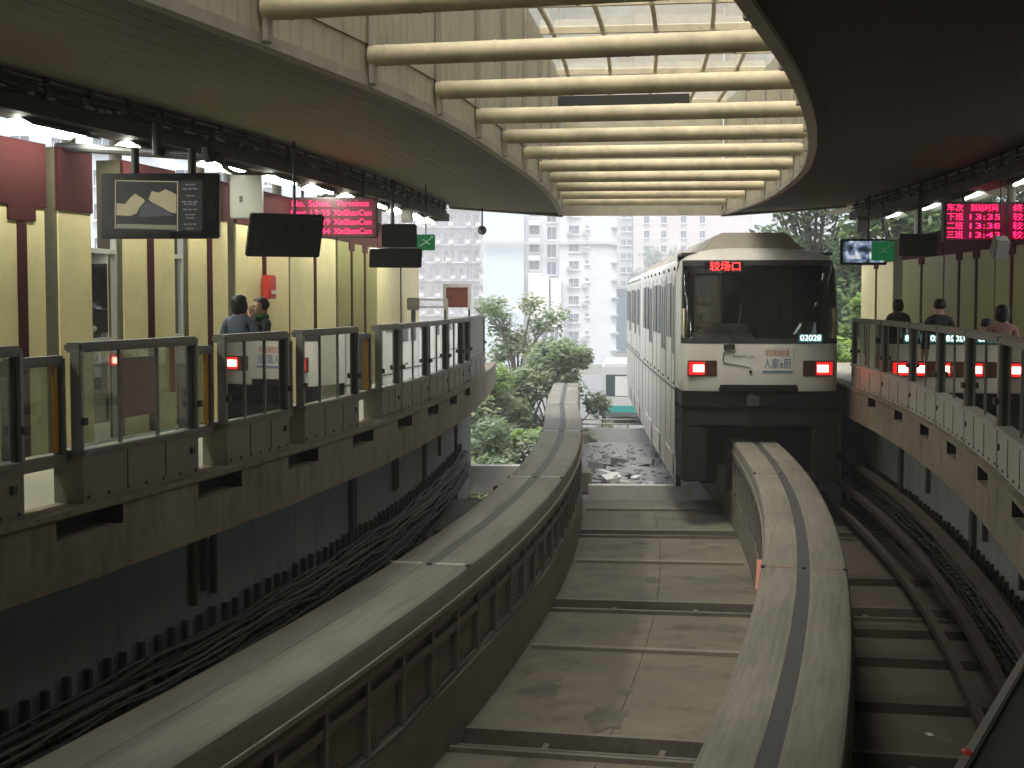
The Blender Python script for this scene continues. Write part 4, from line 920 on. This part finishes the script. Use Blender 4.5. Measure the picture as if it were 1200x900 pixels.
# ------------------------------------------------------------------ people
def person(lab, pos, rz, top, trousers, hairlong=True, h=1.66, arm='down', scarf=None):
    g = thing('person', lab, 'person', pos, rz, None); k = h / 1.66
    vs = []; rad = []; ed = []
    def add(p, r, par=None):
        vs.append(Vector(p) * k); rad.append(tuple(k * x for x in (r if isinstance(r, tuple) else (r, r)))); i = len(vs) - 1
        if par is not None: ed.append((par, i))
        return i
    pel = add((0, 0, .92), (.15, .11)); wa = add((0, 0, 1.08), (.125, .095), pel); ch = add((0, .0, 1.27), (.15, .105), wa); sh = add((0, .01, 1.38), (.10, .075), ch)
    nk = add((0, .01, 1.455), .05, sh); jw = add((0, -.015, 1.50), (.062, .07), nk); hd = add((0, -.0, 1.575), (.078, .095), jw); tp = add((0, .01, 1.63), (.06, .07), hd)
    nose = add((0, -.105, 1.535), .012, jw)
    for s in (-1, 1):
        s1 = add((s * .15, .01, 1.37), .058, sh)
        if arm == 'up' and s > 0: el = add((s * .24, -.1, 1.18), .042, s1); wr = add((s * .13, -.16, 1.4), .03, el); hh = Vector((-s * .2, .0, .9))
        else: el = add((s * .21, .02, 1.12), .043, s1); wr = add((s * .21, -.07, .90), .03, el); hh = Vector((0, -.25, -.95))
        hh.normalize(); pw = Vector(vs[wr]) / k; pm = add(pw + hh * .06, (.034, .02), wr)
        for j in range(4):
            off = Vector((0, (j - 1.5) * .017, 0)); a = add(pw + hh * .105 + off, .0085, pm); add(pw + hh * (.105 + (.06, .072, .068, .052)[j]) + off + Vector((-s * .018, 0, 0)), .007, a)
        a = add(pw + hh * .05 + Vector((-s * .01, -.04, 0)), .010, pm); add(pw + hh * .085 + Vector((-s * .02, -.052, 0)), .008, a)
        hp = add((s * .09, 0, .86), .085, pel); kn = add((s * .10, -.02, .48), .058, hp); an = add((s * .10, .015, .09), .04, kn); add((s * .11, -.12, .035), .035, an)
    me = bpy.data.meshes.new('body'); me.from_pydata([tuple(v) for v in vs], ed, []); o = bpy.data.objects.new('body', me); C.objects.link(o)
    sm = o.modifiers.new('s', 'SKIN'); sl = me.skin_vertices[0].data
    for i, r in enumerate(rad): sl[i].radius = r; sl[i].use_root = (i == 0)
    sb = o.modifiers.new('b', 'SUBSURF'); sb.levels = 2; sb.render_levels = 2
    bpy.context.view_layer.update(); dg = bpy.context.evaluated_depsgraph_get(); m2 = bpy.data.meshes.new_from_object(o.evaluated_get(dg)); bpy.data.objects.remove(o)
    m2.materials.clear()
    for m in (M['skin'], top, trousers, M['rubber']): m2.materials.append(m)
    for p in m2.polygons:
        c = p.center / k; p.use_smooth = True
        hand = any((c - Vector(vs[i]) / k).length < .07 for i in range(len(vs)) if rad[i][0] < .035 * k and vs[i].z > .5 * k and vs[i].z < 1.5 * k and i != nose)
        p.material_index = 0 if (c.z > 1.44 or (hand and c.z < 1.0) or (hand and arm == 'up' and c.z > 1.34 and c.y < -.1)) else 1 if c.z > .88 else 2 if c.z > .09 else 3
    body = bpy.data.objects.new('body', m2); C.objects.link(body); W = Matrix.Translation(pos) @ Matrix.Rotation(rz, 4, 'Z'); m2.transform(W); attach(body, g)
    b = MB(); Vh = lambda p: W @ (Vector(p) * k)
    b.sphere((0, 0, 0), 1, 18, 12); vv = b.v[:]
    b.v = []
    for v in vv:
        x, y, z = v
        if y < -.25 and z < .35: y = -.25 + (y + .25) * .1
        zz = z
        if hairlong and y > -.3 and z < 0: zz = z * 2.1; 
        k_ = 1 + .07 * math.sin(7 * x + 5 * z + 3 * pos[0]) * math.sin(6 * y + pos[1]); b.v.append(Vh((x * k_ * (.088 if z > -.2 else .094), .018 + y * .10 * k_, 1.585 + zz * .083)))
    b.build('hair', M['hair'], g, smooth=True)
    b = MB()
    for s in (-1, 1): b.sphere(Vh((s * .033, -.088, 1.565)), .011 * k, 8, 6)
    b.build('eye', M['hair'], g, smooth=True)
    if scarf: b = MB(); b.tube([Vh((.075 * math.cos(a), .0 + .075 * math.sin(a), 1.445 + .01 * math.sin(3 * a))) for a in [2 * math.pi * i / 14 for i in range(15)]], .035 * k, 8, caps=False); b.build('scarf', scarf, g, smooth=True)
    return g
cl = lambda n, c: mat(n, c, .85, .15, 20)
q = at(281, 350, 15.6); person('person in a slate blue top with dark tied hair seen from behind', (q.x, q.y, 0), math.radians(165), cl('slate_cloth', (.09, .11, .17)), cl('dark_trousers', (.04, .04, .05)), True, 1.66)
q = at(304, 350, 16.0); person('person in a dark jacket and green scarf facing the blue top', (q.x, q.y, 0), math.radians(-50), cl('dark_jacket', (.03, .035, .03)), cl('dark_trousers', (.04, .04, .05)), False, 1.63, 'up', cl('green_scarf', (.04, .16, .06)))
q = at(1101, 352, 20.0); person('person in black seen from behind with short hair on the train side', (q.x, q.y, 0), math.radians(180), cl('black_shirt', (.03, .03, .035)), cl('dark_trousers', (.04, .04, .05)), False, 1.62)
q = at(1053, 352, 24.0); person('person in dark clothes with long hair below the lit tilted screen', (q.x, q.y, 0), math.radians(150), cl('dark_coat', (.035, .03, .03)), cl('dark_trousers', (.04, .04, .05)), True, 1.62)
q = at(1174, 362, 16.6); person('person in a dusty pink top with long dark hair by the near gates', (q.x, q.y, 0), math.radians(175), cl('pink_top', (.38, .2, .17)), cl('dark_trousers', (.04, .04, .05)), True, 1.55)
q = at(1155, 380, 19.5); person('short person in dark red behind the gates next to the pink top', (q.x, q.y, 0), math.radians(190), cl('dark_red_top', (.1, .03, .03)), cl('dark_trousers', (.04, .04, .05)), False, 1.36)

# ------------------------------------------------------------------ outside: debris, ledge, bus
b = MB(); b.sweep([(-.7, -3.3), (9.5, -3.3), (9.5, -3.8), (-.7, -3.8)], frange(31.2, 50, 1.5)); structure(b.build('service_roof_terrain', mat('grey_deck', (.2, .2, .195), .9, .25, 2, spots=.5)))
b = MB(); b.sbox(33.6, 33.9, .6, 3.0, -3.3, -2.7); tag(b.build('concrete_ledge', mat('pale_ledge', (.5, .49, .45), .8, .15, 4)), 'long low concrete ledge across the rubble beside the train', 'ledge')
b = MB(); b.sbox(36.6, 37.0, -2.4, -.5, -3.3, -2.6)
tag(b.build('concrete_ledge', mat('pale_ledge', (.5, .49, .45), .8, .15, 4)), 'pale low concrete ledge at the end of the trackbed', 'ledge')
rs = random.Random(11)
for i in range(26):
    t = rs.uniform(31.6, 44); o = rs.uniform(.75, 2.75) if i % 5 else rs.uniform(-1.9, -.8); W = frame_at(t, o, -3.3 + rs.uniform(.02, .2)) @ Matrix.Rotation(rs.uniform(-.5, .5), 4, 'Z') @ Matrix.Rotation(rs.uniform(-.2, .2), 4, 'X') @ Matrix.Rotation(rs.uniform(-.2, .2), 4, 'Y')
    l, w = rs.uniform(.15, .9), rs.uniform(.1, .5); b = MB(); b.box((-l / 2, -w / 2, 0), (l / 2, w / 2, rs.uniform(.02, .2)), W)
    tag(b.build('broken_slab', mat('slab_%d' % (i % 3), ((.26, .26, .25), (.14, .14, .135), (.42, .42, .4))[i % 3], .85, .2, 4)), 'broken grey slab in the rubble beyond the trackbed beside the train', 'rubble', 'broken slabs beyond the trackbed')
b = MB()
for i in range(420):
    q = P(rs.uniform(32, 49), rs.uniform(-1.8, 3.0), -3.3); r = rs.uniform(.02, .09); b.sphere(q + Vector((0, 0, r * .4)), r, 5, 4, sc=(1, rs.uniform(.6, 1.4), .7))
tag(b.build('rubble', mat('rubble_grey', (.22, .22, .215), .9, .4, 8)), 'loose grey rubble strewn beyond the trackbed', 'rubble', kind='stuff')
# curved parapet of the side road and the bus on it
g = thing('road_parapet', 'curved grey parapet with rails below the approaching bus', 'parapet', (4.5, 57, -4))
b = MB(); pts = [Vector((x, 56 + .03 * (x - 5) ** 2, 0)) for x in [1.5 + .5 * i for i in range(20)]]
for a, c in zip(pts, pts[1:]):
    b.hexa([a + Vector((0, 0, -4.6)), a + Vector((0, .3, -4.6)), c + Vector((0, .3, -4.6)), c + Vector((0, 0, -4.6)), a + Vector((0, 0, -3.35)), a + Vector((0, .3, -3.35)), c + Vector((0, .3, -3.35)), c + Vector((0, 0, -3.35))])
b.build('wall', mat('parapet_concrete', (.36, .36, .35), .85, .2, 3), g)
for z in (-3.2, -3.02):
    b = MB(); b.tube([p + Vector((0, .15, z)) for p in pts], .035, 6); b.build('rail', M['rail'], g)
for p in pts[::2]:
    b = MB(); b.tube([p + Vector((0, .15, -3.36)), p + Vector((0, .15, -3.0))], .03, 6); b.build('post', M['rail'], g)
b = MB(); b.box((-6, 50, -4.5), (14, 110, -4.05)); structure(b.build('side_road', mat('road_grey', (.2, .2, .2), .9, .2, 2)))
def bus(x, y, z):
    g = thing('bus', 'small white and teal bus front seen between the building and the train', 'bus', (x, y, z)); wm = mat('bus_white', (.5, .5, .49), .4, .06); tm = mat('bus_teal', (.03, .3, .27), .4, .1)
    b = MB(); b.box((x - 1.15, y, z + .35), (x + 1.15, y + 8, z + 2.75)); b.build('body', wm, g, bevel=.12)
    b = MB(); b.box((x - 1.0, y - .012, z + 1.25), (x + 1.0, y + .05, z + 2.3)); b.build('windscreen', mat('bus_glass', (.05, .07, .075), .15, .1), g, bevel=.05)
    b = MB(); b.box((x - .55, y - .02, z + 1.3), (x + .45, y - .013, z + 2.2)); b.build('windscreen_blind', mat('bus_blind', (.6, .6, .57), .6, .1), g)
    b = MB(); b.box((x - 1.165, y - .016, z + .55), (x + 1.165, y + 7.9, z + .85)); b.build('stripe', tm, g)
    b = MB(); b.box((x - 1.1, y - .02, z + .36), (x + 1.1, y + .02, z + .545)); b.build('bumper', mat('bus_grey', (.1, .105, .105), .6, .1), g)
    for s in (-1, 1):
        b = MB(); b.box((x + s * .85 - .15, y - .03, z + .9), (x + s * .85 + .15, y, z + 1.05)); b.build('headlight', mat('bus_lamp', (.5, .5, .48), .2, .05), g)
        for yy in (1.5, 6.2):
            b = MB(); b.tube([(x + s * 1.0, y + yy, z + .45), (x + s * 1.17, y + yy, z + .45)], .45, 18); b.build('wheel', M['rubber'], g, smooth=True)
    g.matrix_basis = Matrix.Translation((x, y, z)) @ Matrix.Rotation(-.085, 4, 'Z')
bus(5.25, 66, -4.05)

# ------------------------------------------------------------------ trees
def tree(name, lab, base, hgt, cr, n, leaf, cols, grp, clumps=16, airy=.5, seed=1, crown0=.35):
    r = random.Random(seed); g = thing(name, lab, 'tree', base, 0, grp); base = Vector(base)
    b = MB(); topc = base + Vector((r.uniform(-.4, .4), 0, hgt * .8)); b.tube([base, base + Vector((.1, .05, hgt * .3)), base + Vector((-.1, .1, hgt * .55)), topc], [hgt * .022, hgt * .017, hgt * .010, hgt * .003], 8)
    cl_ = []
    for i in range(clumps):
        a = r.uniform(0, 6.28); f = r.uniform(crown0, 1.0); rr = cr * math.sqrt(r.random()) * (1.0 if f < .8 else .65)
        c = base + Vector((rr * math.cos(a), rr * math.sin(a), hgt * f)); cl_.append((c, r.uniform(.28, .5) * cr * .75, r.randrange(len(cols))))
        st = base + Vector((0, 0, hgt * max(.2, f - .3))); b.tube([st, (st + c) / 2 + Vector((0, 0, .1 * hgt * r.random())), c], [hgt * .006, hgt * .004, hgt * .0015], 5)
    b.build('trunk', mat('bark', (.12, .1, .08), .9, .2, 8), g, smooth=True)
    b = MB()
    for i in range(n):
        c, cr_, m_ = cl_[r.randrange(clumps)]
        d = Vector((r.gauss(0, 1), r.gauss(0, 1), r.gauss(0, .8))); d.normalize(); q = c + d * cr_ * r.random() ** airy
        u = Vector((r.uniform(-1, 1), r.uniform(-1, 1), r.uniform(-.5, .5))).normalized(); w = u.cross(Vector((r.uniform(-.6, .6), r.uniform(-.6, .6), 1))).normalized(); l = leaf * r.uniform(.6, 1.4)
        b.face([q - u * l, q + w * l * .45, q + u * l, q - w * l * .45], m_ if r.random() < .8 else r.randrange(len(cols)))
    b.build('crown', cols, g, fix=False)
    return g
def lf(n, c):
    m = mat(n, c, .6, .25, 3); nt = m.node_tree; N = nt.nodes; b = N['Principled BSDF']
    tl = N.new('ShaderNodeBsdfTranslucent'); tl.inputs[0].default_value = (c[0] * 1.6, c[1] * 1.5, c[2] * 1.1, 1); mx = N.new('ShaderNodeAddShader')
    nt.links.new(b.outputs[0], mx.inputs[0]); nt.links.new(tl.outputs[0], mx.inputs[1]); nt.links.new(mx.outputs[0], N['Material Output'].inputs[0]); return m
GA = [lf('leaf_a', (.115, .15, .095)), lf('leaf_b', (.085, .112, .075)), lf('leaf_c', (.14, .17, .115))]
GB = [lf('leaf_d', (.04, .065, .036)), lf('leaf_e', (.06, .09, .045)), lf('leaf_f', (.08, .12, .05))]
GH = [lf('leaf_g', (.12, .15, .14)), lf('leaf_h', (.1, .13, .13))]
GC = [lf('leaf_i', (.16, .24, .07)), lf('leaf_j', (.12, .18, .06))]
grpL = 'trees beyond the platform end'; grpR = 'trees beside the train'
tree('slender_tree', 'airy slender tree with open branches beyond the platform end', (.3, 60, -9), 10.6, 2.4, 7000, .13, GA, grpL, 30, .6, 3, .5)
tree('leafy_tree', 'lower leafy tree behind the far end of the empty beam', (1.6, 57, -9), 8.6, 2.2, 13000, .15, GA, grpL, 34, .5, 4, .35)
tree('leafy_tree', 'bushy pale green tree just past the platform tip', (-1.4, 55, -9), 7.9, 2.4, 14000, .15, GA + GC[1:], grpL, 36, .5, 5, .3)
tree('leafy_tree', 'thick green tree below the platform tip hiding the ground', (-1.6, 48, -9), 6.3, 2.4, 14000, .14, GA, grpL, 40, .5, 6, .25)
tree('leafy_tree', 'dense low tree against the empty beam beyond the ledge', (.1, 50, -9), 6.2, 2.0, 12000, .14, GA + GC[1:], grpL, 36, .5, 16, .35)
tree('leafy_tree', 'broad low tree filling the gap behind the others past the platform tip', (-3.6, 62, -9), 8.6, 3.6, 14000, .17, GA, grpL, 36, .5, 17, .3)
tree('broad_tree', 'tall dark tree rising above the train roof', (12.8, 62, -9), 16.4, 3.9, 24000, .2, GB, grpR, 70, .45, 7, .4)
tree('broad_tree', 'tall dark tree between the train and the train side wall', (15.4, 56, -9), 15.6, 4.0, 24000, .19, GB, grpR, 60, .45, 8, .4)
tree('bright_tree', 'bright green lower tree right of the train', (11.3, 47, -9), 11.2, 2.3, 14000, .15, GC + GB[2:], grpR, 34, .5, 9, .4)
tree('broad_tree', 'dark tree behind the train side panels', (20, 52, -9), 16.5, 4.6, 20000, .2, GB, grpR, 50, .45, 10, .3)
tree('hazy_tree', 'pale hazy tree in front of the far pink tower', (31, 300, -9), 21, 6.5, 6000, .4, GH, 'trees in the haze', 40, .5, 12, .35)

# ------------------------------------------------------------------ buildings
wt = mat('white_render', (.63, .66, .68), .85, .06, .4); wl = mat('pale_blue_render', (.62, .67, .70), .85, .06, .4); pk = mat('pale_pink_render', (.66, .6, .58), .85, .06, .4); bg = mat('blue_grey_facade', (.1, .14, .18), .7, .1, .3)
wd = mat('window_dark', (.14, .17, .2), .25, .2); fr_ = mat('window_frame_white', (.8, .8, .8), .6, .05); ra = mat('balcony_rail', (.55, .5, .51), .7, .15)
def winproto(w, h, x, y, z, root, name='window', grille=False):
    b = MB(); b.box((x - w / 2, y - .06, z - h / 2), (x + w / 2, y + .05, z + h / 2), None, 0)
    for a in (-w / 2, -.03, w / 2 - .06): b.box((x + a, y - .12, z - h / 2), (x + a + .06, y - .06, z + h / 2), None, 1)
    for c in (-h / 2, h / 2 - .07): b.box((x - w / 2, y - .125, z + c), (x + w / 2, y - .061, z + c + .07), None, 1)
    b.box((x - w / 2 - .1, y - .35, z - h / 2 - .14), (x + w / 2 + .1, y, z - h / 2 - .02), None, 1)
    if grille:
        for i in range(7): b.box((x - w / 2 + w * i / 6 - .02, y - .34, z - h / 2), (x - w / 2 + w * i / 6 + .02, y - .3, z + h * .1), None, 1)
    return b.build(name, [wd, fr_], root, fix=False)
def column(src, root, n, dz):
    for i in range(1, n): copy_of(src, root, Matrix.Translation((0, 0, -dz * i)))
D = 240
X = lambda px, d=D: (px - 600) / F * d
Z = lambda py, d=D: EYE + (352 - py) / F * d
SH = 20.5 / F * D
g = thing('apartment_building', 'large white apartment slab with columns of small windows', 'building', (X(640), D, -9))
b = MB(); b.box((X(566), D, -9), (X(614), D + 14, 52)); b.build('blank_wall', wl, g)
b = MB(); b.box((X(614.2), D + 1.2, -9), (X(655), D + 14, 52)); b.build('stair_wall', wt, g)
b = MB(); b.box((X(655.2), D - .5, -9), (X(722), D + 14, 52)); b.build('wall', wt, g)
b = MB(); b.box((X(566), D - .95, Z(287)), (X(722.6), D - .51, Z(283.6))); b.build('string_course', mat('course_grey', (.5, .52, .52), .8, .05), g)
p_ = winproto(X(678) - X(665.5), 1.5, X(672), D - .5, Z(249.5), g, grille=True); column(p_, g, 13, SH)
p_ = winproto(.7, .7, X(687.5), D - .5, Z(246), g); column(p_, g, 13, SH)
for k_ in range(13):
    for xx_ in (681.5, 664):
        if (k_ * 7 + int(xx_)) % 3: b = MB(); zz_ = Z(249.5) - SH * k_ - .9; b.box((X(xx_), D - 1.1, zz_), (X(xx_) + .85, D - .52, zz_ + .6)); b.build('air_conditioner', mat('ac_grey', (.42, .43, .43), .6, .1), g)
p_ = winproto(X(652.5) - X(641), 2.2, X(646.5), D + 1.2, Z(253), g); column(p_, g, 5, SH)
p_ = winproto(X(632) - X(620), 1.6, X(626), D + 1.2, Z(249), g, grille=True); column(p_, g, 5, SH)
b = MB(); b.box((X(619.5), D - .3, Z(258) - .9), (X(632.5), D + 1.15, Z(258) - .1)); p_ = b.build('balcony', fr_, g); column(p_, g, 5, SH)
b = MB(); b.box((X(715.5), D - 1.3, Z(268)), (X(724.5), D - .52, Z(268) + .25)); p_ = b.build('ledge', mat('ledge_grey', (.45, .47, .48), .8, .05), g); column(p_, g, 11, SH)
b = MB(); b.box((X(619), D - 1.5, Z(372)), (X(643), D + 1.1, Z(324))); b.box((X(645), D - 1.5, Z(372)), (X(657), D - .6, Z(326))); b.build('service_shaft', mat('shaft_pinkish', (.76, .73, .7), .8, .05), g)
b = MB(); b.box((X(622), D - 3, -9), (X(660), D - 1.6, Z(371))); b.build('annex', wt, g)
p_ = winproto(1.4, 2.2, X(649), D - 3, Z(390), g); column(p_, g, 4, SH)
p_ = winproto(2.4, 1.8, X(633), D - 3, Z(389), g); column(p_, g, 4, SH)
# balcony lattice building
D2 = 262; X2 = lambda p: X(p, D2); Z2 = lambda p: Z(p, D2); SH2 = 20.5 / F * D2
g = thing('apartment_building', 'pinkish building covered by a lattice of barred balconies', 'building', (X2(520), D2, -9))
b = MB(); b.box((X2(395), D2, -9), (X2(562), D2 + 14, 60)); b.build('wall', mat('lattice_wall', (.84, .81, .80), .85, .1, .3), g)
w = X2(500) - X2(483); x0 = X2(483); shade = mat('balcony_shade', (.46, .46, .49), .6, .2); zb = Z2(246); pbs = []; rs = random.Random(21)
cloth = [mat('laundry_%d' % i, c_, .8, .1) for i, c_ in enumerate(((.55, .38, .37), (.38, .43, .55), (.65, .63, .58), (.4, .4, .42)))]
for v_ in range(4):
    b = MB(); b.box((x0, D2 - 1.4, zb - .18), (x0 + w, D2, zb), None, 0)
    for i in range(8): b.box((x0 + w * i / 7 - .05, D2 - 1.4, zb), (x0 + w * i / 7 + .05, D2 - 1.3, zb + SH2 - .25), None, 1)
    for zz in (.5, 1.0, 2.1): b.box((x0, D2 - 1.39, zb + zz), (x0 + w, D2 - 1.31, zb + zz + .07), None, 1)
    b.box((x0 + w * .15, D2 - .1, zb + .3), (x0 + w * (.35 + .05 * v_), D2 - .02, zb + 2.1), None, 2); b.box((x0 + w * (.6 + .03 * v_), D2 - .1, zb + .8), (x0 + w * .85, D2 - .02, zb + 2.1), None, 2)
    for i in range(3):
        xx = x0 + w * rs.uniform(.05, .9); hh = rs.uniform(.4, .9); b.box((xx, D2 - 1.2, zb + 1.9 - hh), (xx + rs.uniform(.3, .7), D2 - 1.15, zb + 1.9), None, 3 + rs.randrange(4))
    xx = x0 + w * rs.uniform(.1, .7); b.box((xx, D2 - 1.9, zb + .15), (xx + .8, D2 - 1.42, zb + .75), None, 0)
    pbs.append(b.build('balcony', [fr_, ra, shade] + cloth, g, fix=False))
for c in range(-4, 5):
    for r_ in range(0, 9):
        M_ = Matrix.Translation((w * c * 1.03, 0, -SH2 * r_))
        if r_ == 0 and 0 <= c < 4: pbs[c].matrix_basis = M_
        else: copy_of(pbs[rs.randrange(4)], g, M_)
# pink tower and blue-grey block
D3 = 330; X3 = lambda p: X(p, D3); Z3 = lambda p: Z(p, D3)
g = thing('apartment_tower', 'distant pale pink tower block right of the white slab', 'building', (X3(790), D3, -9))
b = MB(); b.box((X3(742), D3, -9), (X3(880), D3 + 20, 70)); b.build('wall', pk, g)
b = MB(); b.box((X3(722), D3 + 2, -9), (X3(741.5), D3 + 18, 66)); b.build('wing', mat('mottled_wing', (.5, .52, .52), .8, .15, 1), g)
for pxx, pyy in ((731, 252), (738, 252)):
    p_ = winproto(1.1, 1.4, X3(pxx), D3 + 2, Z3(pyy), g); column(p_, g, 7, 16 / F * D3)
for pxx in (757, 777, 800, 822):
    p_ = winproto(1.3, 1.7, X3(pxx), D3, Z3(258), g); column(p_, g, 6, 17 / F * D3)
D4 = 290; g = thing('office_block', 'blue-grey block between the white slab and the train', 'building', (X(735, D4), D4, -9))
b = MB(); b.box((X(716, D4), D4, -9), (X(800, D4), D4 + 16, Z(338, D4))); b.build('wall', bg, g)
b = MB(); b.box((X(716, D4), D4 - .2, Z(339, D4)), (X(800, D4), D4 + 16, Z(336, D4))); b.build('roof', mat('roof_grey', (.4, .42, .44), .8, .1), g)
# building behind the wall panels
D5 = 130; g = thing('apartment_building', 'pale building glimpsed over and between the yellow panels', 'building', (X(140, D5), D5, -9))
b = MB(); b.box((X(-250, D5), D5, -9), (X(395, D5), D5 + 14, 40)); b.build('wall', wl, g)
for i in range(8):
    p_ = winproto(1.8, 1.5, X(-20 + i * 48, D5), D5, 15.5, g, grille=True); column(p_, g, 8, 3)
# low white building seen through the first window
b = MB(); g = thing('kiosk', 'low white roofed kiosk outside the first window gap', 'kiosk', (-13.5, 48, -9)); b.box((-17, 48, -9), (-9, 53, .7)); b.build('wall', mat('kiosk_wall', (.6, .62, .58), .8, .2), g)
b = MB(); b.box((-17.4, 47.4, .72), (-8.6, 53.5, 1.6)); b.build('roof', wt, g)

# ------------------------------------------------------------------ light
SUN_EL, SUN_AZ = math.radians(66), math.radians(-150)      # azimuth measured from +Y towards +X
w = bpy.data.worlds.new('World'); S.world = w; w.use_nodes = True; nt = w.node_tree; bgN = nt.nodes['Background']
sky = nt.nodes.new('ShaderNodeTexSky'); sky.sky_type = 'NISHITA'; sky.sun_disc = False; sky.sun_elevation = SUN_EL; sky.sun_rotation = SUN_AZ
sky.air_density = 1.2; sky.dust_density = 4.0; sky.ozone_density = .6
hs = nt.nodes.new('ShaderNodeHueSaturation'); hs.inputs['Saturation'].default_value = .35; nt.links.new(sky.outputs[0], hs.inputs['Color']); nt.links.new(hs.outputs[0], bgN.inputs[0])
bgN.inputs[1].default_value = .15
sl = bpy.data.lights.new('sun', 'SUN'); sl.energy = .85; sl.angle = math.radians(28); sl.color = (1, .97, .92); so = bpy.data.objects.new('sun', sl); C.objects.link(so)
dv = Vector((math.sin(SUN_AZ) * math.cos(SUN_EL), math.cos(SUN_AZ) * math.cos(SUN_EL), math.sin(SUN_EL))); so.rotation_euler = dv.to_track_quat('Z', 'Y').to_euler()

vs_ = S.view_settings; vs_.view_transform = 'Standard'; vs_.look = 'None'; vs_.gamma = 1; vs_.exposure = 1.3; vs_.use_curve_mapping = False
S.render.engine = 'CYCLES'; cy = S.cycles; cy.max_bounces = 8; cy.diffuse_bounces = 5; cy.glossy_bounces = 4; cy.transparent_max_bounces = 32; cy.use_denoising = True; cy.caustics_reflective = False; cy.caustics_refractive = False
cy.sample_clamp_indirect = 6

# ------------------------------------------------------------------ air
hz = MB(); hz.box((-1050, -80, -10.5), (1050, 1050, 76)); ho = hz.build('haze', [], None); ho['kind'] = 'stuff'
hm = bpy.data.materials.new('haze_air'); hm.use_nodes = True; hn = hm.node_tree
hn.nodes.remove(hn.nodes['Principled BSDF']); pv = hn.nodes.new('ShaderNodeVolumePrincipled'); pv.inputs['Color'].default_value = (.93, .96, 1, 1); pv.inputs['Density'].default_value = .0018
pv.inputs['Anisotropy'].default_value = .2
hn.links.new(pv.outputs[0], hn.nodes['Material Output'].inputs['Volume']); ho.data.materials.append(hm)
cy.volume_bounces = 1
